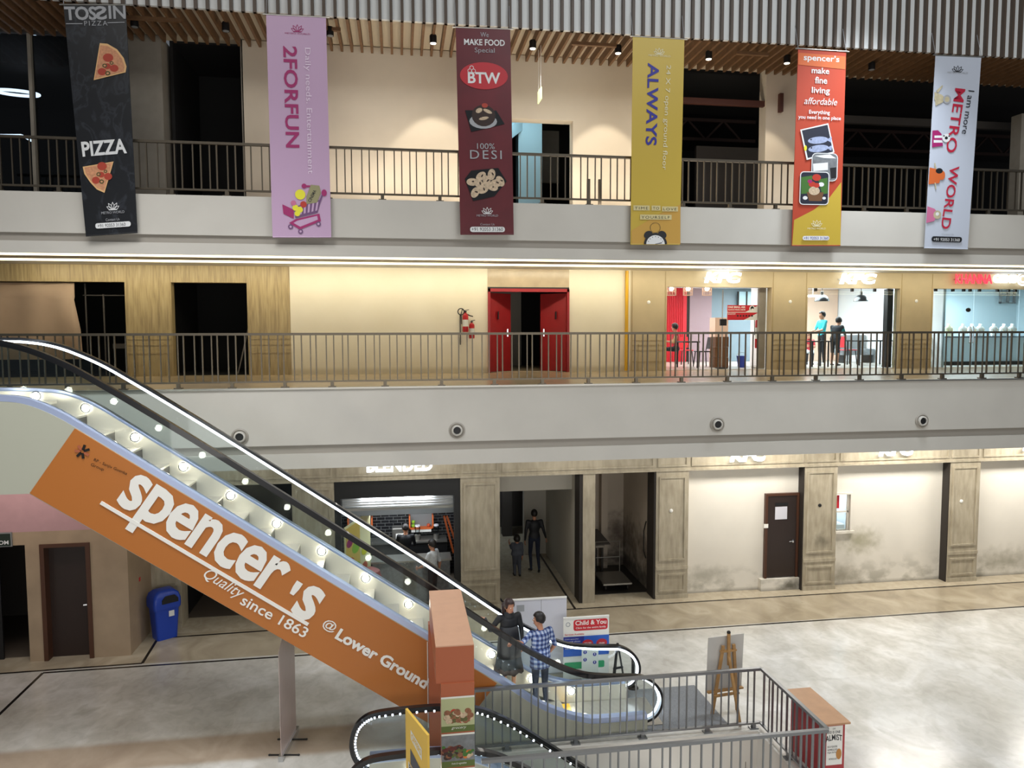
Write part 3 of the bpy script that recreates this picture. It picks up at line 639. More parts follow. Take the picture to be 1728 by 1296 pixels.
# ================================================================== ESCALATORS
DK = [(-9, 5.62), (-7, 5.61), (-5.9, 5.59), (-5.46, 5.57), (-5.2, 5.54), (-4.97, 5.46), (-4.72, 5.33), (-4.48, 5.17), (-3.75, 4.66), (-2.21, 3.59), (-.65, 2.5), (.35, 1.81), (1.46, 1.05), (2.05, .62), (2.43, .42), (2.83, .28), (3.1, .24), (3.9, .24)]
HR = [(-9, 6.45), (-6.2, 6.43), (-5.6, 6.41), (-5.2, 6.33), (-4.85, 6.19), (-4.5, 6.01), (-4.03, 5.71), (-3.64, 5.45), (-2.83, 4.90), (-1.56, 4.01), (-.33, 3.15), (.45, 2.60), (1.1, 2.12), (1.56, 1.78), (2.01, 1.47), (2.48, 1.2), (2.84, 1.05), (3.2, .985), (3.6, .95), (3.8, .93), (3.97, .85), (4.09, .74), (4.16, .6), (4.17, .46), (4.12, .32), (4.03, .22), (3.9, .17)]
def smooth(P, n=4):
    out = []
    for i in range(len(P)-1):
        p0, p1, p2, p3 = (Vector(P[max(0, min(len(P)-1, i+k))]) for k in (-1, 0, 1, 2))
        for t in range(n):
            t /= n
            out.append(.5*((2*p1)+(p2-p0)*t+(2*p0-5*p1+4*p2-p3)*t*t+(3*p1-p0-3*p2+p3)*t**3))
    out.append(Vector(P[-1])); return [(p[0], p[1]) for p in out]
def zat(P, x):
    for (a, b), (c, d) in zip(P, P[1:]):
        if a <= x <= c: return b+(d-b)*(x-a)/(c-a)
    return P[-1][1]
def xz(P, y, dz=0): return [(a, y, b+dz) for a, b in P]
def offset(P, d):
    out = []
    for i in range(len(P)):
        a, b = Vector(P[max(0, i-1)]), Vector(P[min(len(P)-1, i+1)]); t = (b-a).normalized(); out.append((P[i][0]+t[1]*d, P[i][1]-t[0]*d))
    return out
def balustrade(T, H, D, y, inner, side):       # glass, handrail and light line; inner = +1 when the inside lies towards +Y
    hs = smooth(H); ds = smooth(D); gl = offset(hs, .02)
    top = [p for p in gl]; bot = [(a, b+.07) for a, b in ds if a >= top[0][0]]
    P = top+bot[::-1]
    lo = [p for p in P]
    MB().prism([(a, y-.006, b) for a, b in lo], (0, .012, 0)).build('balustrade_glass', 'clear_glass', T)
    MB().rect_tube(xz(hs, y), .085, .042).build('handrail', 'black_rubber', T, smooth=True)
    MB().rect_tube(xz(offset(hs, .042), y+inner*.03), .016, .034).build('light_line', 'led_white', T)
    ch = [p for p in offset(hs, .042) if p[0] < 3.75 and p[1] > .7]; MB().rect_tube(xz(ch, y-inner*.022), .012, .04).build('handrail_channel', 'black_rubber', T)
    o = [(a, b+.045) for a, b in ds]
    MB().rect_tube(xz(o, y-inner*.03), .13, .085).build('deck_cover', 'deck_alu', T)
    MB().rect_tube(xz([(a, b-.11) for a, b in ds], y+inner*.09), .02, .30).build('skirt_panel', 'skirt_steel', T)
esc = thing('escalator', 'long escalator rising to the upper left, with an orange advertisement on its side', 'escalator', (-.5, 11.75, 0))
balustrade(esc, HR, DK, 11.2, 1, 'near'); balustrade(esc, HR, DK, 12.35, -1, 'far')
dk = smooth(DK)
cl = [(a, 11.1, b) for a, b in dk]+[(3.9, 11.1, .002), (1.08, 11.1, .002), (-5.14, 11.1, 4.27), (-9, 11.1, 4.27)]
MB().prism(cl, (0, .03, 0)).build('side_cladding', 'panel_white', esc)
MB().prism([(a, 12.46, b) for a, _, b in cl], (0, .03, 0)).build('side_cladding', 'panel_white', esc)
MB().rect_tube([(-9, 11.8, 4.3), (-5.14, 11.8, 4.3), (1.05, 11.8, .03)], 1.33, .03).build('underside_panel', 'panel_white', esc)
n0 = [(a, b-.12-.12*min(1, max(0, (a-.5)/1.6))) for a, b in dk]
st = MB().m('escalator_steps_steel').box(-.2, .2, 11.3, 12.25, -.03, 0).m('skirt_steel').box(-.205, -.195, 11.3, 12.25, -.28, -.0).m('dark_stone').box(-.2, .2, 11.3, 12.25, -.28, -.03).build('step', None, esc, origin=(0, 0, 0))
st.location = (0, 0, 0)
xs = [-5.0+.395*k for k in range(20)]
for k, x in enumerate(xs):
    s_ = st if k == 0 else st.copy()
    if k: COL.objects.link(s_)
    s_.location = Vector((x, 0, zat(n0, x+.2)))-ORG[esc]
MB().box(-9, -5.2, 11.36, 12.2, 5.44, 5.49).build('landing_plate', 'escalator_steps_steel', esc)
MB().box(2.75, 4.25, 11.32, 12.24, .0, .02).build('landing_plate', 'escalator_steps_steel', esc); MB().box(2.7, 2.85, 11.36, 12.2, .0, .035).build('comb_plate', 'yellow_pipe', esc)
lp = None
for k in range(14):
    x = -6.2+.70*k
    for y, d in ((12.24, -1), (11.31, 1)):
        z = zat(dk, x)-.02
        if lp is None:
            lp = MB().m('bulb_glow').ell((0, -.02, 0), (.06, .035, .06), 12, 8).m('chrome').lathe([(.075, 0), (.078, .012), (.062, .014)], (0, -.012, 0), 16, (0, -1, 0)).build('skirt_lamp', None, esc, origin=(0, 0, 0), smooth=True); q = lp
        else: q = lp.copy(); COL.objects.link(q)
        q.location = Vector((x, y, z))-ORG[esc]; q.rotation_euler = (0, 0, 0 if d < 0 else PI)
# the orange advertisement on the cladding
adp = [(a, 11.085, b-.012) for a, b in dk if -4.5 < a < 1.44]; adp = [(-5.13, 11.085, 4.28), (-4.51, 11.085, 5.175)]+adp+[(1.44, 11.085, 1.04), (.764, 11.085, .22)]
ad = MB().prism(adp, (0, .015, 0)).build('advertising_panel', 'panel_orange', esc); ad['label'] = 'orange advertising panel with pale lettering'
MB().box(.362, .374, 11.078, 11.09, .42, 1.78).build('panel_joint', 'white_print', ad)
def esc_txt(body, x, y, x2, y2, hpx, bold=0, shear=0, m='white_print', sp=1, name='lettering', x_scale=1):
    a, b = pY(x, y, 11.08), pY(x2, y2, 11.08); ln = (b-a).length; e = (b-a).normalized(); up = Vector((-e.z, 0, e.x))*(1 if e.x > 0 else -1)
    hh = hpx*11.4/F_PX
    s = Sheet(a, b, b+up*hh, a+up*hh, ln, hh, ad, .003); return s.text(m, body, (0, 0, ln, hh), 0, bold, shear, name, space=sp)
esc_txt('spencer', 177, 872, 444, 1030, 86, .026, name='brand_lettering', sp=.95)
esc_txt("'", 487, 1000, 497, 1006, 24, .03, name='brand_lettering'); esc_txt('s', 487, 1034, 519, 1053, 60, .026, name='brand_lettering')
a, b = pY(170, 848, 11.08), pY(520, 1054, 11.08); MB().bar(a, b, .012, .05, (0, 0, 1)).build('underline', 'white_print', ad)
esc_txt('Quality', 338, 978, 402, 1016, 24, .0, .35); esc_txt('since 1863', 404, 1019, 513, 1077, 18, .012)
esc_txt('@', 541, 1060, 562, 1070, 19, .01); esc_txt('Lower Ground', 564, 1077, 716, 1163, 20, .035)
esc_txt('RP - Sanjiv Goenka', 157, 779, 213, 803, 6, .0, m='dark_metal'); esc_txt('Group', 152, 787, 174, 796, 6, 0, m='dark_metal')
c0 = pY(139, 762, 11.08); lg = MB()
for k in range(7):
    t = 2*PI*k/7+.3; lg.m('dark_metal' if k in (0, 1, 4, 5) else 'orange_box').bar(c0+Vector((.02*math.cos(t), -.002, .02*math.sin(t))), c0+Vector((.10*math.cos(t), -.002, .10*math.sin(t))), .004, .035, (0, 0, 1))
lg.build('group_emblem', None, ad)
# the second escalator, going down inside the railed opening
H2 = [(-.50, .19), (-.64, .27), (-.73, .42), (-.755, .62), (-.70, .82), (-.58, .95), (-.40, 1.02), (.0, 1.045), (.5, 1.045), (.9, 1.0), (1.2, .92), (1.6, .70), (2.0, .42), (2.6, -.02), (3.6, -.76), (5.2, -1.95)]
D2 = [(-.5, .24), (.3, .24), (.7, .2), (1.1, .06), (1.5, -.17), (2.0, -.50), (3.0, -1.22), (5.2, -2.85)]
es2 = thing('escalator', 'second escalator going down into the railed opening behind the orange gateway', 'escalator', (1.5, 9.85, -1))
def bal2(y, inner):
    hs = smooth(H2); ds = smooth(D2); i0 = 0
    P = offset(hs, .02)+[(a, b+.1) for a, b in ds][::-1]
    MB().prism([(a, y-.006, b) for a, b in P], (0, .012, 0)).build('balustrade_glass', 'clear_glass', es2)
    MB().rect_tube(xz(hs, y), .085, .055).build('handrail', 'black_rubber', es2, smooth=True)
    dots = MB().m('led_white')
    oo = offset(hs, .055)
    for (a, b), (c, d) in zip(oo, oo[1:]): dots.box((a+c)/2-.012, (a+c)/2+.012, y+inner*.02-.008, y+inner*.02+.008, (b+d)/2-.012, (b+d)/2+.012)
    dots.m('dark_metal').rect_tube(xz(oo, y+inner*.012), .012, .02).build('light_line', None, es2)
    MB().rect_tube(xz([(a, b+.07) for a, b in ds], y), .26, .14).build('deck_cover', 'deck_alu', es2)
    MB().rect_tube(xz([(a, b-.07) for a, b in ds], y+inner*.14), .02, .36).build('skirt_panel', 'skirt_steel', es2)
bal2(10.5, -1); bal2(9.35, 1)
for k in range(8):
    x = 1.0+.395*k; s_ = st.copy(); COL.objects.link(s_); s_.parent = es2; s_.location = Vector((x, -1.86, zat(D2, x+.2)-.26))-ORG[es2]
MB().box(-.7, .8, 9.5, 10.36, .0, .015).build('landing_plate', 'escalator_steps_steel', es2)
for k in range(4):
    q = lp.copy(); COL.objects.link(q); q.parent = es2; x = .1+.6*k; q.location = Vector((x, 10.34, zat(D2, x)-.02))-ORG[es2]; q.rotation_euler = (0, 0, 0)

# ================================================================== RAILINGS
def railing(name, label, p0, p1, z0, h, posts, mats_, pat=((.13, .032), (.19, .02)), maxp=100, t=None, gap=.11):
    """flat top rail, bottom rail, bracket posts and unevenly spaced balusters; p0,p1 plan points"""
    a, b = Vector((*p0, 0)), Vector((*p1, 0)); L = (b-a).length; e = (b-a).normalized()
    root = t or thing(name, label, 'railing', ((a+b)/2)+Vector((0, 0, z0)))
    MB().bar(a+Vector((0, 0, z0+h)), b+Vector((0, 0, z0+h)), .06, .045).build('top_rail', mats_, root)
    MB().bar(a+Vector((0, 0, z0+gap)), b+Vector((0, 0, z0+gap)), .05, .03).build('bottom_rail', mats_, root)
    for d in posts:
        p = a+e*d; mb = MB().bar(p+Vector((0, 0, z0)), p+Vector((0, 0, z0+gap)), .06, .06, e); mb.box(p.x-.07, p.x+.07, p.y-.05, p.y+.05, z0, z0+.02); mb.build('bracket_post', mats_, root)
    protos = {}; d = .1; k = 0; rest = MB(); n = 0
    mid = L/2
    pos = []
    while d < L-.05: pos.append((d, pat[k % len(pat)][1])); d += pat[k % len(pat)][0]; k += 1
    for d, wd in pos:
        p = a+e*d
        if n >= maxp:
            rest.bar(p+Vector((0, 0, z0+gap)), p+Vector((0, 0, z0+h)), wd, .02, e); continue
        if wd not in protos: protos[wd] = MB().bar((0, 0, z0+gap), (0, 0, z0+h), wd, .02, e).build('baluster', mats_, root, origin=(0, 0, 0)); q = protos[wd]
        else: q = protos[wd].copy(); COL.objects.link(q)
        q.location = p-ORG[root]; n += 1
    if rest.f:
        r = rest.build('far_balusters', mats_, root); r['kind'] = 'stuff'
    return root, n
px = [-2.09-.93*5, -2.09-.93*4, -2.09-.93*3, -2.09-.93*2, -2.09-.93, -2.09, -1.24, -.27, .79, 1.8, 2.74, 3.66, 4.63, 5.57, 6.54, 7.51, 8.47, 9.45, 10.41, 11.36, 12.3, 13.2]
railing('balcony_railing', 'first floor bronze railing in front of the lit shops and red doors', (-8, 14.06), (13.9, 14.06), 5.5, .985, [x+8 for x in px], 'bronze', ((.185, .036), (.135, .02), (.16, .034), (.10, .02)), 100)
railing('balcony_railing', 'second floor bronze railing behind the hanging banners', (-8, 14.08), (13.9, 14.08), 8.95, .93, [x+8 for x in px], 'bronze', ((.185, .034), (.135, .02), (.15, .032), (.12, .02)), 100)
mat('rail_steel', '86888A', .35, .75)
rl = thing('opening_railing', 'steel railing round three sides of the floor opening for the lower escalator', 'railing', (3.3, 10, 0))
PT = ((.17, .03), (.11, .018), (.15, .03), (.13, .018), (.16, .022))
_, n1 = railing('', '', (.98, 11.0), (5.8, 11.0), .0, 1.0, (.6, 1.7, 2.8, 3.9, 4.7), 'rail_steel', PT, 36, rl, .09)
_, n2 = railing('', '', (5.8, 11.0), (5.8, 9.12), .0, 1.0, (.9,), 'rail_steel', PT, 20, rl, .09)
railing('', '', (.98, 9.1), (5.8, 9.1), .0, 1.0, (.6, 1.7, 2.8, 3.9, 4.7), 'rail_steel', PT, 40, rl, .09)

# ================================================================== BANNERS
mat('b_pink', 'BC9DBB', .4); mat('b_maroon', '5E1720', .4, noise=.25, nscale=1.5); mat('b_yellow', 'BDA23C', .4); mat('b_yellow2', 'BE9440', .45); mat('b_orange', 'B0452F', .4); mat('b_white', 'B9BFCB', .4)
mat('ink_white', 'D9DADA', .5); mat('ink_grey', '9C9EA2', .5); mat('ink_black', '15161A', .5); mat('ink_magenta', '9A1E62', .5); mat('ink_pale', 'E2CFE2', .5); mat('ink_blue', '26258A', .5); mat('ink_red', 'B01E38', .5); mat('ink_palegold', 'DAD5B4', .5)
mat('pizza_cheese', 'C98E68', .5, noise=.25, nscale=25); mat('pizza_crust', 'D9AE78', .5); mat('pepperoni', 'A63A28', .5); mat('olive', '4E4A22', .5); mat('food_dark', '2E1A12', .4, noise=.3, nscale=30); mat('food_cream', 'C4AE92', .5, noise=.3, nscale=30); mat('plate_black', '141518', .3)
mat('ink_oval', 'B3242E', .45); mat('veg_green', '3E6A2A', .5); mat('veg_red', 'B23322', .5); mat('veg_yellow', 'E0D832', .5); mat('basket', '6A4526', .6); mat('fish', '9BA6C4', .4, noise=.2, nscale=20); mat('photo_grey', '73777A', .5, noise=.3, nscale=12); mat('photo_dark', '1C2030', .5); mat('cart_metal', '6B4A72', .4); mat('tag_olive', '8F8A66', .5)
mat('wood_tile', 'C9BC88', .5); mat('ink_tan', 'B9AE8E', .5, noise=.2, nscale=15); mat('ink_orange', 'C9632E', .5); mat('ink_pink', 'C06A8E', .5)
class Banner(Sheet):
    def __init__(s, label, body, tl, tr, bl, br, zoom, Y=13.86):
        P = [pY(*p, Y) for p in (bl, br, tr, tl)]; s.px = (tl, tr, bl, br); s.zm = zoom
        c = (P[2]+P[3])/2; s.root = thing('hanging_banner', label, 'banner', c, 'vertical advertising banners hung along the second floor')
        wpx = (tr[0]-tl[0]+br[0]-bl[0])/2; hpx = (bl[1]-tl[1]+br[1]-tr[1])/2; s.ppu = wpx
        Sheet.__init__(s, *P, wpx, hpx, s.root, .005)
        MB().prism(P, (0, .012, 0)).build('banner_cloth', body, s.root)
        MB().tube([P[3]+Vector((-.06, 0, .01)), P[2]+Vector((.06, 0, .01))], .014, 8).build('top_rod', 'steel', s.root)
        MB().tube([P[0]+Vector((0, .004, .01)), P[1]+Vector((0, .004, .01))], .012, 8).build('bottom_rod', body, s.root)
        for p in (P[3], P[2]): MB().tube([p+Vector((0, 0, .01)), p+Vector((0, .14, .5))], .005, 5).build('hanging_cord', 'ink_grey', s.root)
    def q(s, zx, zy):
        x, y = zx/s.zm[2]+s.zm[0], zy/s.zm[2]+s.zm[1]; tl, tr, bl, br = s.px
        t = (y-(tl[1]+tr[1])/2)/((bl[1]+br[1])/2-(tl[1]+tr[1])/2)
        l = tl[0]+(bl[0]-tl[0])*t; r = tr[0]+(br[0]-tr[0])*t; return (x-l)/(r-l)*s.W, (1-t)*s.H
    def P(s, m, *pts): return s.poly(m, [s.q(*p) for p in pts])
    def T(s, m, body, zx, zy, wz, hz, ang=0, bold=0, shear=0, space=1, name='lettering', arch=0):
        u, v = s.q(zx, zy); k = s.zm[2]; return s.text(m, body, (u, v, wz/k, hz/k), ang, bold, shear, name, space=space)
    def D(s, m, zx, zy, rx, ry=None, rot=0, n=18): u, v = s.q(zx, zy); k = s.zm[2]; return s.disc(m, u, v, rx/k, (ry or rx)/k, n, rot=rot)
    def L(s, m, zx, zy, w): u, v = s.q(zx, zy); lotus(s, m, u, v, w/s.zm[2])
    def pill(s, m, zx0, zy0, zx1, zy1):
        a, b = s.q(zx0, zy1), s.q(zx1, zy0); s.rrect(m, a[0], a[1], b[0], b[1], (b[1]-a[1])*.42)
def slice_(b, tri, arc):
    b.P('pizza_crust', *tri[:1], *arc, *tri[1:]); cx = sum(p[0] for p in tri)/3; cy = sum(p[1] for p in tri)/3
    f = .9; b.P('pizza_cheese', *[(cx+(p[0]-cx)*f, cy+(p[1]-cy)*f) for p in [tri[0]]+arc+tri[1:]])
    for dx, dy, r in ((.1, -.35, 26), (-.25, .3, 22), (.45, .15, 22), (.05, .05, 18)): b.D('pepperoni', cx+dx*90, cy+dy*110, r, r*.85)
    for dx, dy, r in ((-.1, .02, 12), (.3, -.1, 10), (.08, .38, 13)): b.D('olive', cx+dx*90, cy+dy*110, r, r*.9); b.D('pizza_cheese', cx+dx*90, cy+dy*110, r*.5, r*.4)
# 1 black pizza banner
b = Banner('black pizza banner, leftmost of the hanging banners', 'banner_black', (107, 9), (212, 9), (145, 399), (232, 393), (0, 0, 3.086))
b.T('ink_grey', 'TOS', 340, 104, 152, 70, 0, .03, space=.95); b.T('ink_grey', 'S', 558, 102, -56, 70, 0, .03); b.T('ink_grey', 'IN', 568, 98, 82, 68, 0, .02)
b.P('ink_grey', (345, 124), (430, 124), (430, 120), (345, 120)); b.done('brand_rule'); b.P('ink_grey', (560, 120), (650, 118), (650, 114), (560, 116)); b.T('ink_grey', 'PIZZA', 440, 132, 112, 24, 0, .0, space=1.3)
b.done('brand_rule'); slice_(b, [(520, 222), (655, 375), (488, 412)], [(560, 226), (610, 255), (645, 300), (660, 345)])
b.done('pizza_picture')
b.T('ink_white', 'PIZZA', 432, 806, 238, 78, 2, .03)
slice_(b, [(432, 858), (592, 838), (545, 1000)][::-1][0:1]+[(432, 858), (592, 838)], [(505, 980), (470, 940), (440, 895)])
b.done('pizza_picture')
b.L('ink_white', 590, 1092, 78); b.done('flower_emblem'); b.T('ink_grey', 'METRO WORLD', 530, 1112, 130, 13, 0); b.T('ink_grey', 'Contact Us', 553, 1150, 78, 14)
b.pill('ink_white', 500, 1158, 682, 1186); b.done('number_strip'); b.T('ink_black', '+91 92053 31360', 512, 1181, 158, 17); b.done()
# 2 pink banner
b = Banner('pink banner with a shopping cart', 'b_pink', (449, 25), (550, 30), (460, 401), (559, 401), (432, 0, 3.0855))
b.L('ink_magenta', 215, 165, 72); b.done('flower_emblem'); b.T('ink_magenta', 'METRO WORLD', 150, 178, 130, 8)
b.T('ink_magenta', '2FORFUN', 140, 240, 525, 72, -90.0, .02, name='slogan_lettering')
b.T('ink_pale', 'Daily needs. Entertainment', 245, 245, 655, 38, -90, .0, name='small_lettering')
b.P('ink_magenta', (137, 1062), (196, 1090), (196, 1138), (143, 1112))
for p in ([(196, 1075), (340, 1035), (320, 1105), (205, 1135)],): b.P('cart_metal', *p)
for i in range(6): b.P('b_pink', (205+i*22, 1080-i*6), (215+i*22, 1077-i*6), (218+i*20, 1118-i*5), (208+i*20, 1121-i*5))
b.P('ink_magenta', (172, 1160), (205, 1140), (330, 1110), (338, 1150), (228, 1195)); b.P('b_pink', (195, 1160), (215, 1148), (318, 1122), (322, 1142), (230, 1180))
for z in ((180, 1180), (232, 1205), (325, 1165)): b.D('cart_metal', *z, 13); b.D('b_pink', *z, 6)
b.P('cart_metal', (330, 1040), (352, 985), (358, 987), (338, 1045)); b.D('ink_magenta', 355, 1000, 14, 18); b.D('ink_magenta', 250, 965, 13); b.P('ink_magenta', (255, 960), (285, 962), (285, 970), (255, 972))
for x, y, r, m in ((230, 1010, 27, 'veg_yellow'), (205, 1080, 16, 'veg_yellow'), (228, 1090, 16, 'veg_yellow'), (215, 1110, 15, 'veg_yellow'), (247, 1062, 17, 'veg_red'), (195, 1055, 14, 'ink_pink')): b.D(m, x, y, r)
b.P('tag_olive', (285, 958), (330, 962), (338, 1000), (318, 1052), (262, 1060), (262, 1020)); b.done('shopping_cart_picture'); b.T('ink_black', 'CINEMA', 284, 1052, 70, 17, 62, .02); b.done()
# 3 maroon banner
b = Banner('dark red restaurant banner with two dishes of food', 'b_maroon', (769, 47), (861, 50), (777, 396), (867, 396), (432, 0, 3.0855))
b.T('ink_grey', 'We', 1168, 192, 42, 24); b.T('ink_white', 'MAKE FOOD', 1083, 236, 210, 32, 0, .02); b.T('ink_grey', 'Special', 1138, 280, 103, 32)
b.D('ink_oval', 1186, 392, 124, 70, n=32); b.T('ink_white', 'BTW', 1103, 432, 168, 58, 0, .025)
for x, y in ((1112, 368), (1132, 368), (1122, 352)): u, v = b.q(x, y); b.ring('ink_white', u, v, 3.6, .9, 14)
b.done('brand_oval'); b.P('plate_black', (1088, 572), (1250, 570), (1294, 640), (1120, 684)); b.D('ink_grey', 1182, 628, 72, 38); b.D('food_dark', 1184, 598, 62, 56); b.D('food_cream', 1160, 572, 18, 12, .5); b.D('food_cream', 1205, 575, 24, 9, -.4); b.D('food_cream', 1185, 612, 26, 8, .2); b.D('pepperoni', 1190, 545, 16, 12)
b.done('food_picture'); b.T('ink_grey', '100%', 1150, 772, 92, 30); b.T('ink_grey', 'DESI', 1114, 824, 165, 46, space=1.25)
b.P('plate_black', (1086, 930), (1120, 885), (1260, 870), (1304, 940), (1240, 1020), (1130, 1045))
for i, (x, y) in enumerate(((1125, 945), (1170, 915), (1225, 905), (1270, 940), (1230, 970), (1180, 985), (1140, 1000), (1200, 940), (1160, 955), (1250, 950))): b.D('food_cream', x, y, 30, 20, i*.7); b.D('food_dark', x+6, y-3, 9, 4, i)
b.done('food_picture'); b.L('ink_white', 1203, 1112, 66); b.done('flower_emblem'); b.T('ink_grey', 'METRO WORLD', 1148, 1127, 112, 11); b.T('ink_grey', 'Contact Us', 1167, 1174, 74, 12)
b.pill('ink_white', 1114, 1181, 1294, 1209); b.done('number_strip'); b.T('ink_black', '+91 92053 31360', 1122, 1203, 164, 18); b.done()
# 4 yellow banner
b = Banner('yellow banner with a black alarm clock', 'b_yellow', (1068, 62), (1155, 67), (1064, 413), (1147, 413), (860, 0, 3.085))
b.P('b_yellow2', (634, 1272), (634, 1200), (760, 1120), (889, 1060), (889, 1272))  # foot of the banner in a deeper, more orange yellow
b.done('ochre_foot'); b.L('ink_palegold', 777, 282, 62); b.done('flower_emblem'); b.T('ink_palegold', 'METRO WORLD', 722, 294, 112, 9)
b.T('ink_blue', 'ALWAYS', 718, 328, 425, 58, -90.8, .02, name='slogan_lettering'); b.T('ink_palegold', '24 X 7 open ground floor', 808, 335, 545, 30, -91.2, .0, name='small_lettering')
for s0, x, y, w in (('TIME', 646, 1092, 78), ('TO', 740, 1092, 40), ('LOVE', 794, 1096, 78), ('YOURSELF', 680, 1140, 158)):
    b.P('wood_tile', (x-3, y+2), (x+w+3, y+2), (x+w+3, y-24), (x-3, y-24)); b.T('ink_black', s0, x+4, y-3, w-8, 14, 0, 0, 0, 1.25)
b.done('letter_tiles'); u, v = b.q(756, 1185); b.ring('ink_black', u, v, 9, .6, 20)
b.D('ink_black', 720, 1222, 24, 20, .5); b.D('ink_black', 792, 1222, 24, 20, -.5)
def dome(m, r, rv=1):
    pts = [(757+r*math.cos(t), 1272-r*rv*math.sin(t)) for t in [PI*i/16 for i in range(17)]]; b.P(m, *pts)
dome('ink_black', 60); dome('ink_white', 48)
for k in range(1, 8): b.P('ink_black', *[(757+40*math.cos(PI*k/8)+dx, 1272-40*math.sin(PI*k/8)+dy) for dx, dy in ((-2, -2), (2, -2), (2, 2), (-2, 2))])
b.P('ink_black', (755, 1270), (790, 1262), (790, 1267), (757, 1272)); b.done('alarm_clock_picture')
# 5 orange and yellow supermarket banner
b = Banner('orange and yellow supermarket banner with three photographs', 'b_orange', (1347, 83), (1428, 88), (1336, 415), (1418, 415), (1290, 0, 3.0137))
b.P('b_yellow', (140, 1250), (386, 1250), (390, 920), (330, 1000), (250, 1065), (150, 1118))
b.done('yellow_corner'); b.P('ink_orange', (172, 275), (412, 280), (410, 345), (170, 335)); b.T('ink_white', "spencer's", 198, 320, 182, 40, 0, .018)
b.T('ink_white', 'make', 238, 374, 90, 30, 0, .016); b.T('ink_white', 'fine', 255, 424, 62, 34, 0, .016); b.T('ink_white', 'living', 238, 482, 92, 40, 0, .016)
b.T('ink_white', 'affordable', 200, 530, 168, 34, 0, 0, .25); b.T('ink_white', 'Everything', 224, 584, 106, 26, 0, .015); b.T('ink_white', 'you need in one place', 170, 610, 216, 24, 0, .015)
b.done('brand_plate'); b.P('ink_white', (180, 660), (322, 622), (354, 770), (212, 812)); b.P('photo_dark', (188, 664), (318, 630), (346, 766), (218, 802))
for x, y, r in ((270, 710, .12), (272, 752, .15)): b.D('fish', x, y, 52, 18, r); b.P('fish', (x+42, y-4), (x+70, y-20), (x+66, y+10)); b.D('ink_black', x-36, y-2, 4)
b.D('veg_yellow', 206, 752, 7, 14)
b.done('fish_photograph'); u0, v0 = b.q(234, 918); u1, v1 = b.q(372, 774); b.rrect('ink_white', u0, v0, u1, v1, 8); b.rrect('photo_grey', u0+1.2, v0+1.2, u1-1.2, v1-1.2, 7); b.P('ink_white', (244, 830), (320, 822), (320, 860), (246, 868)); b.P('ink_black', (330, 850), (362, 845), (362, 900), (335, 905)); b.P('ink_white', (250, 790), (330, 780), (362, 800), (300, 800))
b.done('shop_photograph'); u0, v0 = b.q(174, 1040); u1, v1 = b.q(328, 870); b.rrect('ink_white', u0, v0, u1, v1, 6); b.rrect('photo_dark', u0+1.4, v0+1.4, u1-1.4, v1-1.4, 5)
b.P('veg_green', (184, 900), (240, 890), (240, 980), (184, 985)); b.P('veg_green', (270, 910), (318, 900), (318, 980), (290, 985)); b.P('basket', (212, 975), (298, 975), (288, 1020), (224, 1020))
for x, y, r, m in ((262, 900, 22, 'veg_red'), (240, 935, 18, 'veg_red'), (286, 935, 14, 'ink_white'), (228, 920, 12, 'ink_magenta'), (250, 968, 28, 'food_cream'), (204, 1005, 12, 'ink_white'), (300, 1005, 9, 'ink_white'), (262, 940, 15, 'veg_red')): b.D(m, x, y, r, r*.8)
b.done('vegetable_photograph'); b.L('ink_palegold', 262, 1150, 62); b.done('flower_emblem'); b.T('ink_palegold', 'METRO WORLD', 215, 1166, 92, 9)
b.pill('ink_white', 190, 1200, 326, 1222); b.done('number_strip'); b.T('ink_blue', '+91 92053 31360', 196, 1218, 124, 14); b.done()
# 6 white banner
b = Banner('pale grey-white banner with red lettering, rightmost of the hanging banners', 'b_white', (1579, 94), (1656, 97), (1560, 419), (1633, 421), (1290, 0, 3.0137))
b.L('ink_black', 980, 366, 62); b.done('flower_emblem'); b.T('ink_grey', 'METRO WORLD', 930, 374, 100, 9)
b.T('ink_red', 'METRO', 968, 446, 326, 52, -95, .014, name='slogan_lettering'); b.T('ink_red', 'WORLD', 942, 838, 325, 48, -95, .014, name='slogan_lettering')
b.T('ink_black', 'I am more', 1035, 455, 222, 30, -95, name='small_lettering')
b.P('ink_tan', (862, 470), (890, 480), (915, 495), (905, 520), (868, 540)); b.D('ink_tan', 885, 500, 24, 20); b.P('ink_tan', (870, 465), (902, 435), (905, 440), (880, 475)); b.D('ink_grey', 926, 505, 20, 22); b.D('ink_tan', 926, 505, 12, 14)
b.done('dog_picture'); b.P('ink_magenta', (852, 665), (880, 662), (898, 680), (905, 740), (850, 750)); b.P('ink_white', (862, 690), (900, 688), (902, 700), (862, 702)); b.P('ink_white', (858, 712), (900, 712), (903, 724), (858, 726)); b.D('ink_white', 922, 700, 20, 22); b.D('ink_black', 922, 700, 8, 8); b.D('ink_black', 936, 690, 4); b.D('ink_black', 910, 690, 4)
b.done('football_shirt_picture'); b.P('ink_orange', (838, 852), (878, 860), (900, 885), (886, 930), (832, 938)); b.D('ink_orange', 900, 890, 16, 24); b.D('ink_black', 886, 868, 18, 14); b.P('ink_tan', (860, 830), (866, 828), (872, 858), (864, 858)); b.P('ink_tan', (862, 930), (868, 928), (872, 962), (866, 962))
b.done('toy_picture'); b.P('ink_pink', (826, 1050), (862, 1062), (880, 1085), (860, 1125), (820, 1136)); b.D('ink_tan', 876, 1092, 20, 22); b.D('ink_white', 876, 1088, 9)
b.done('sweets_picture'); b.T('ink_grey', 'Contact Us', 898, 1196, 62, 10); b.pill('ink_black', 846, 1203, 1002, 1231); b.done('number_strip'); b.T('ink_white', '+91 92053 31360', 856, 1226, 136, 15); b.done()

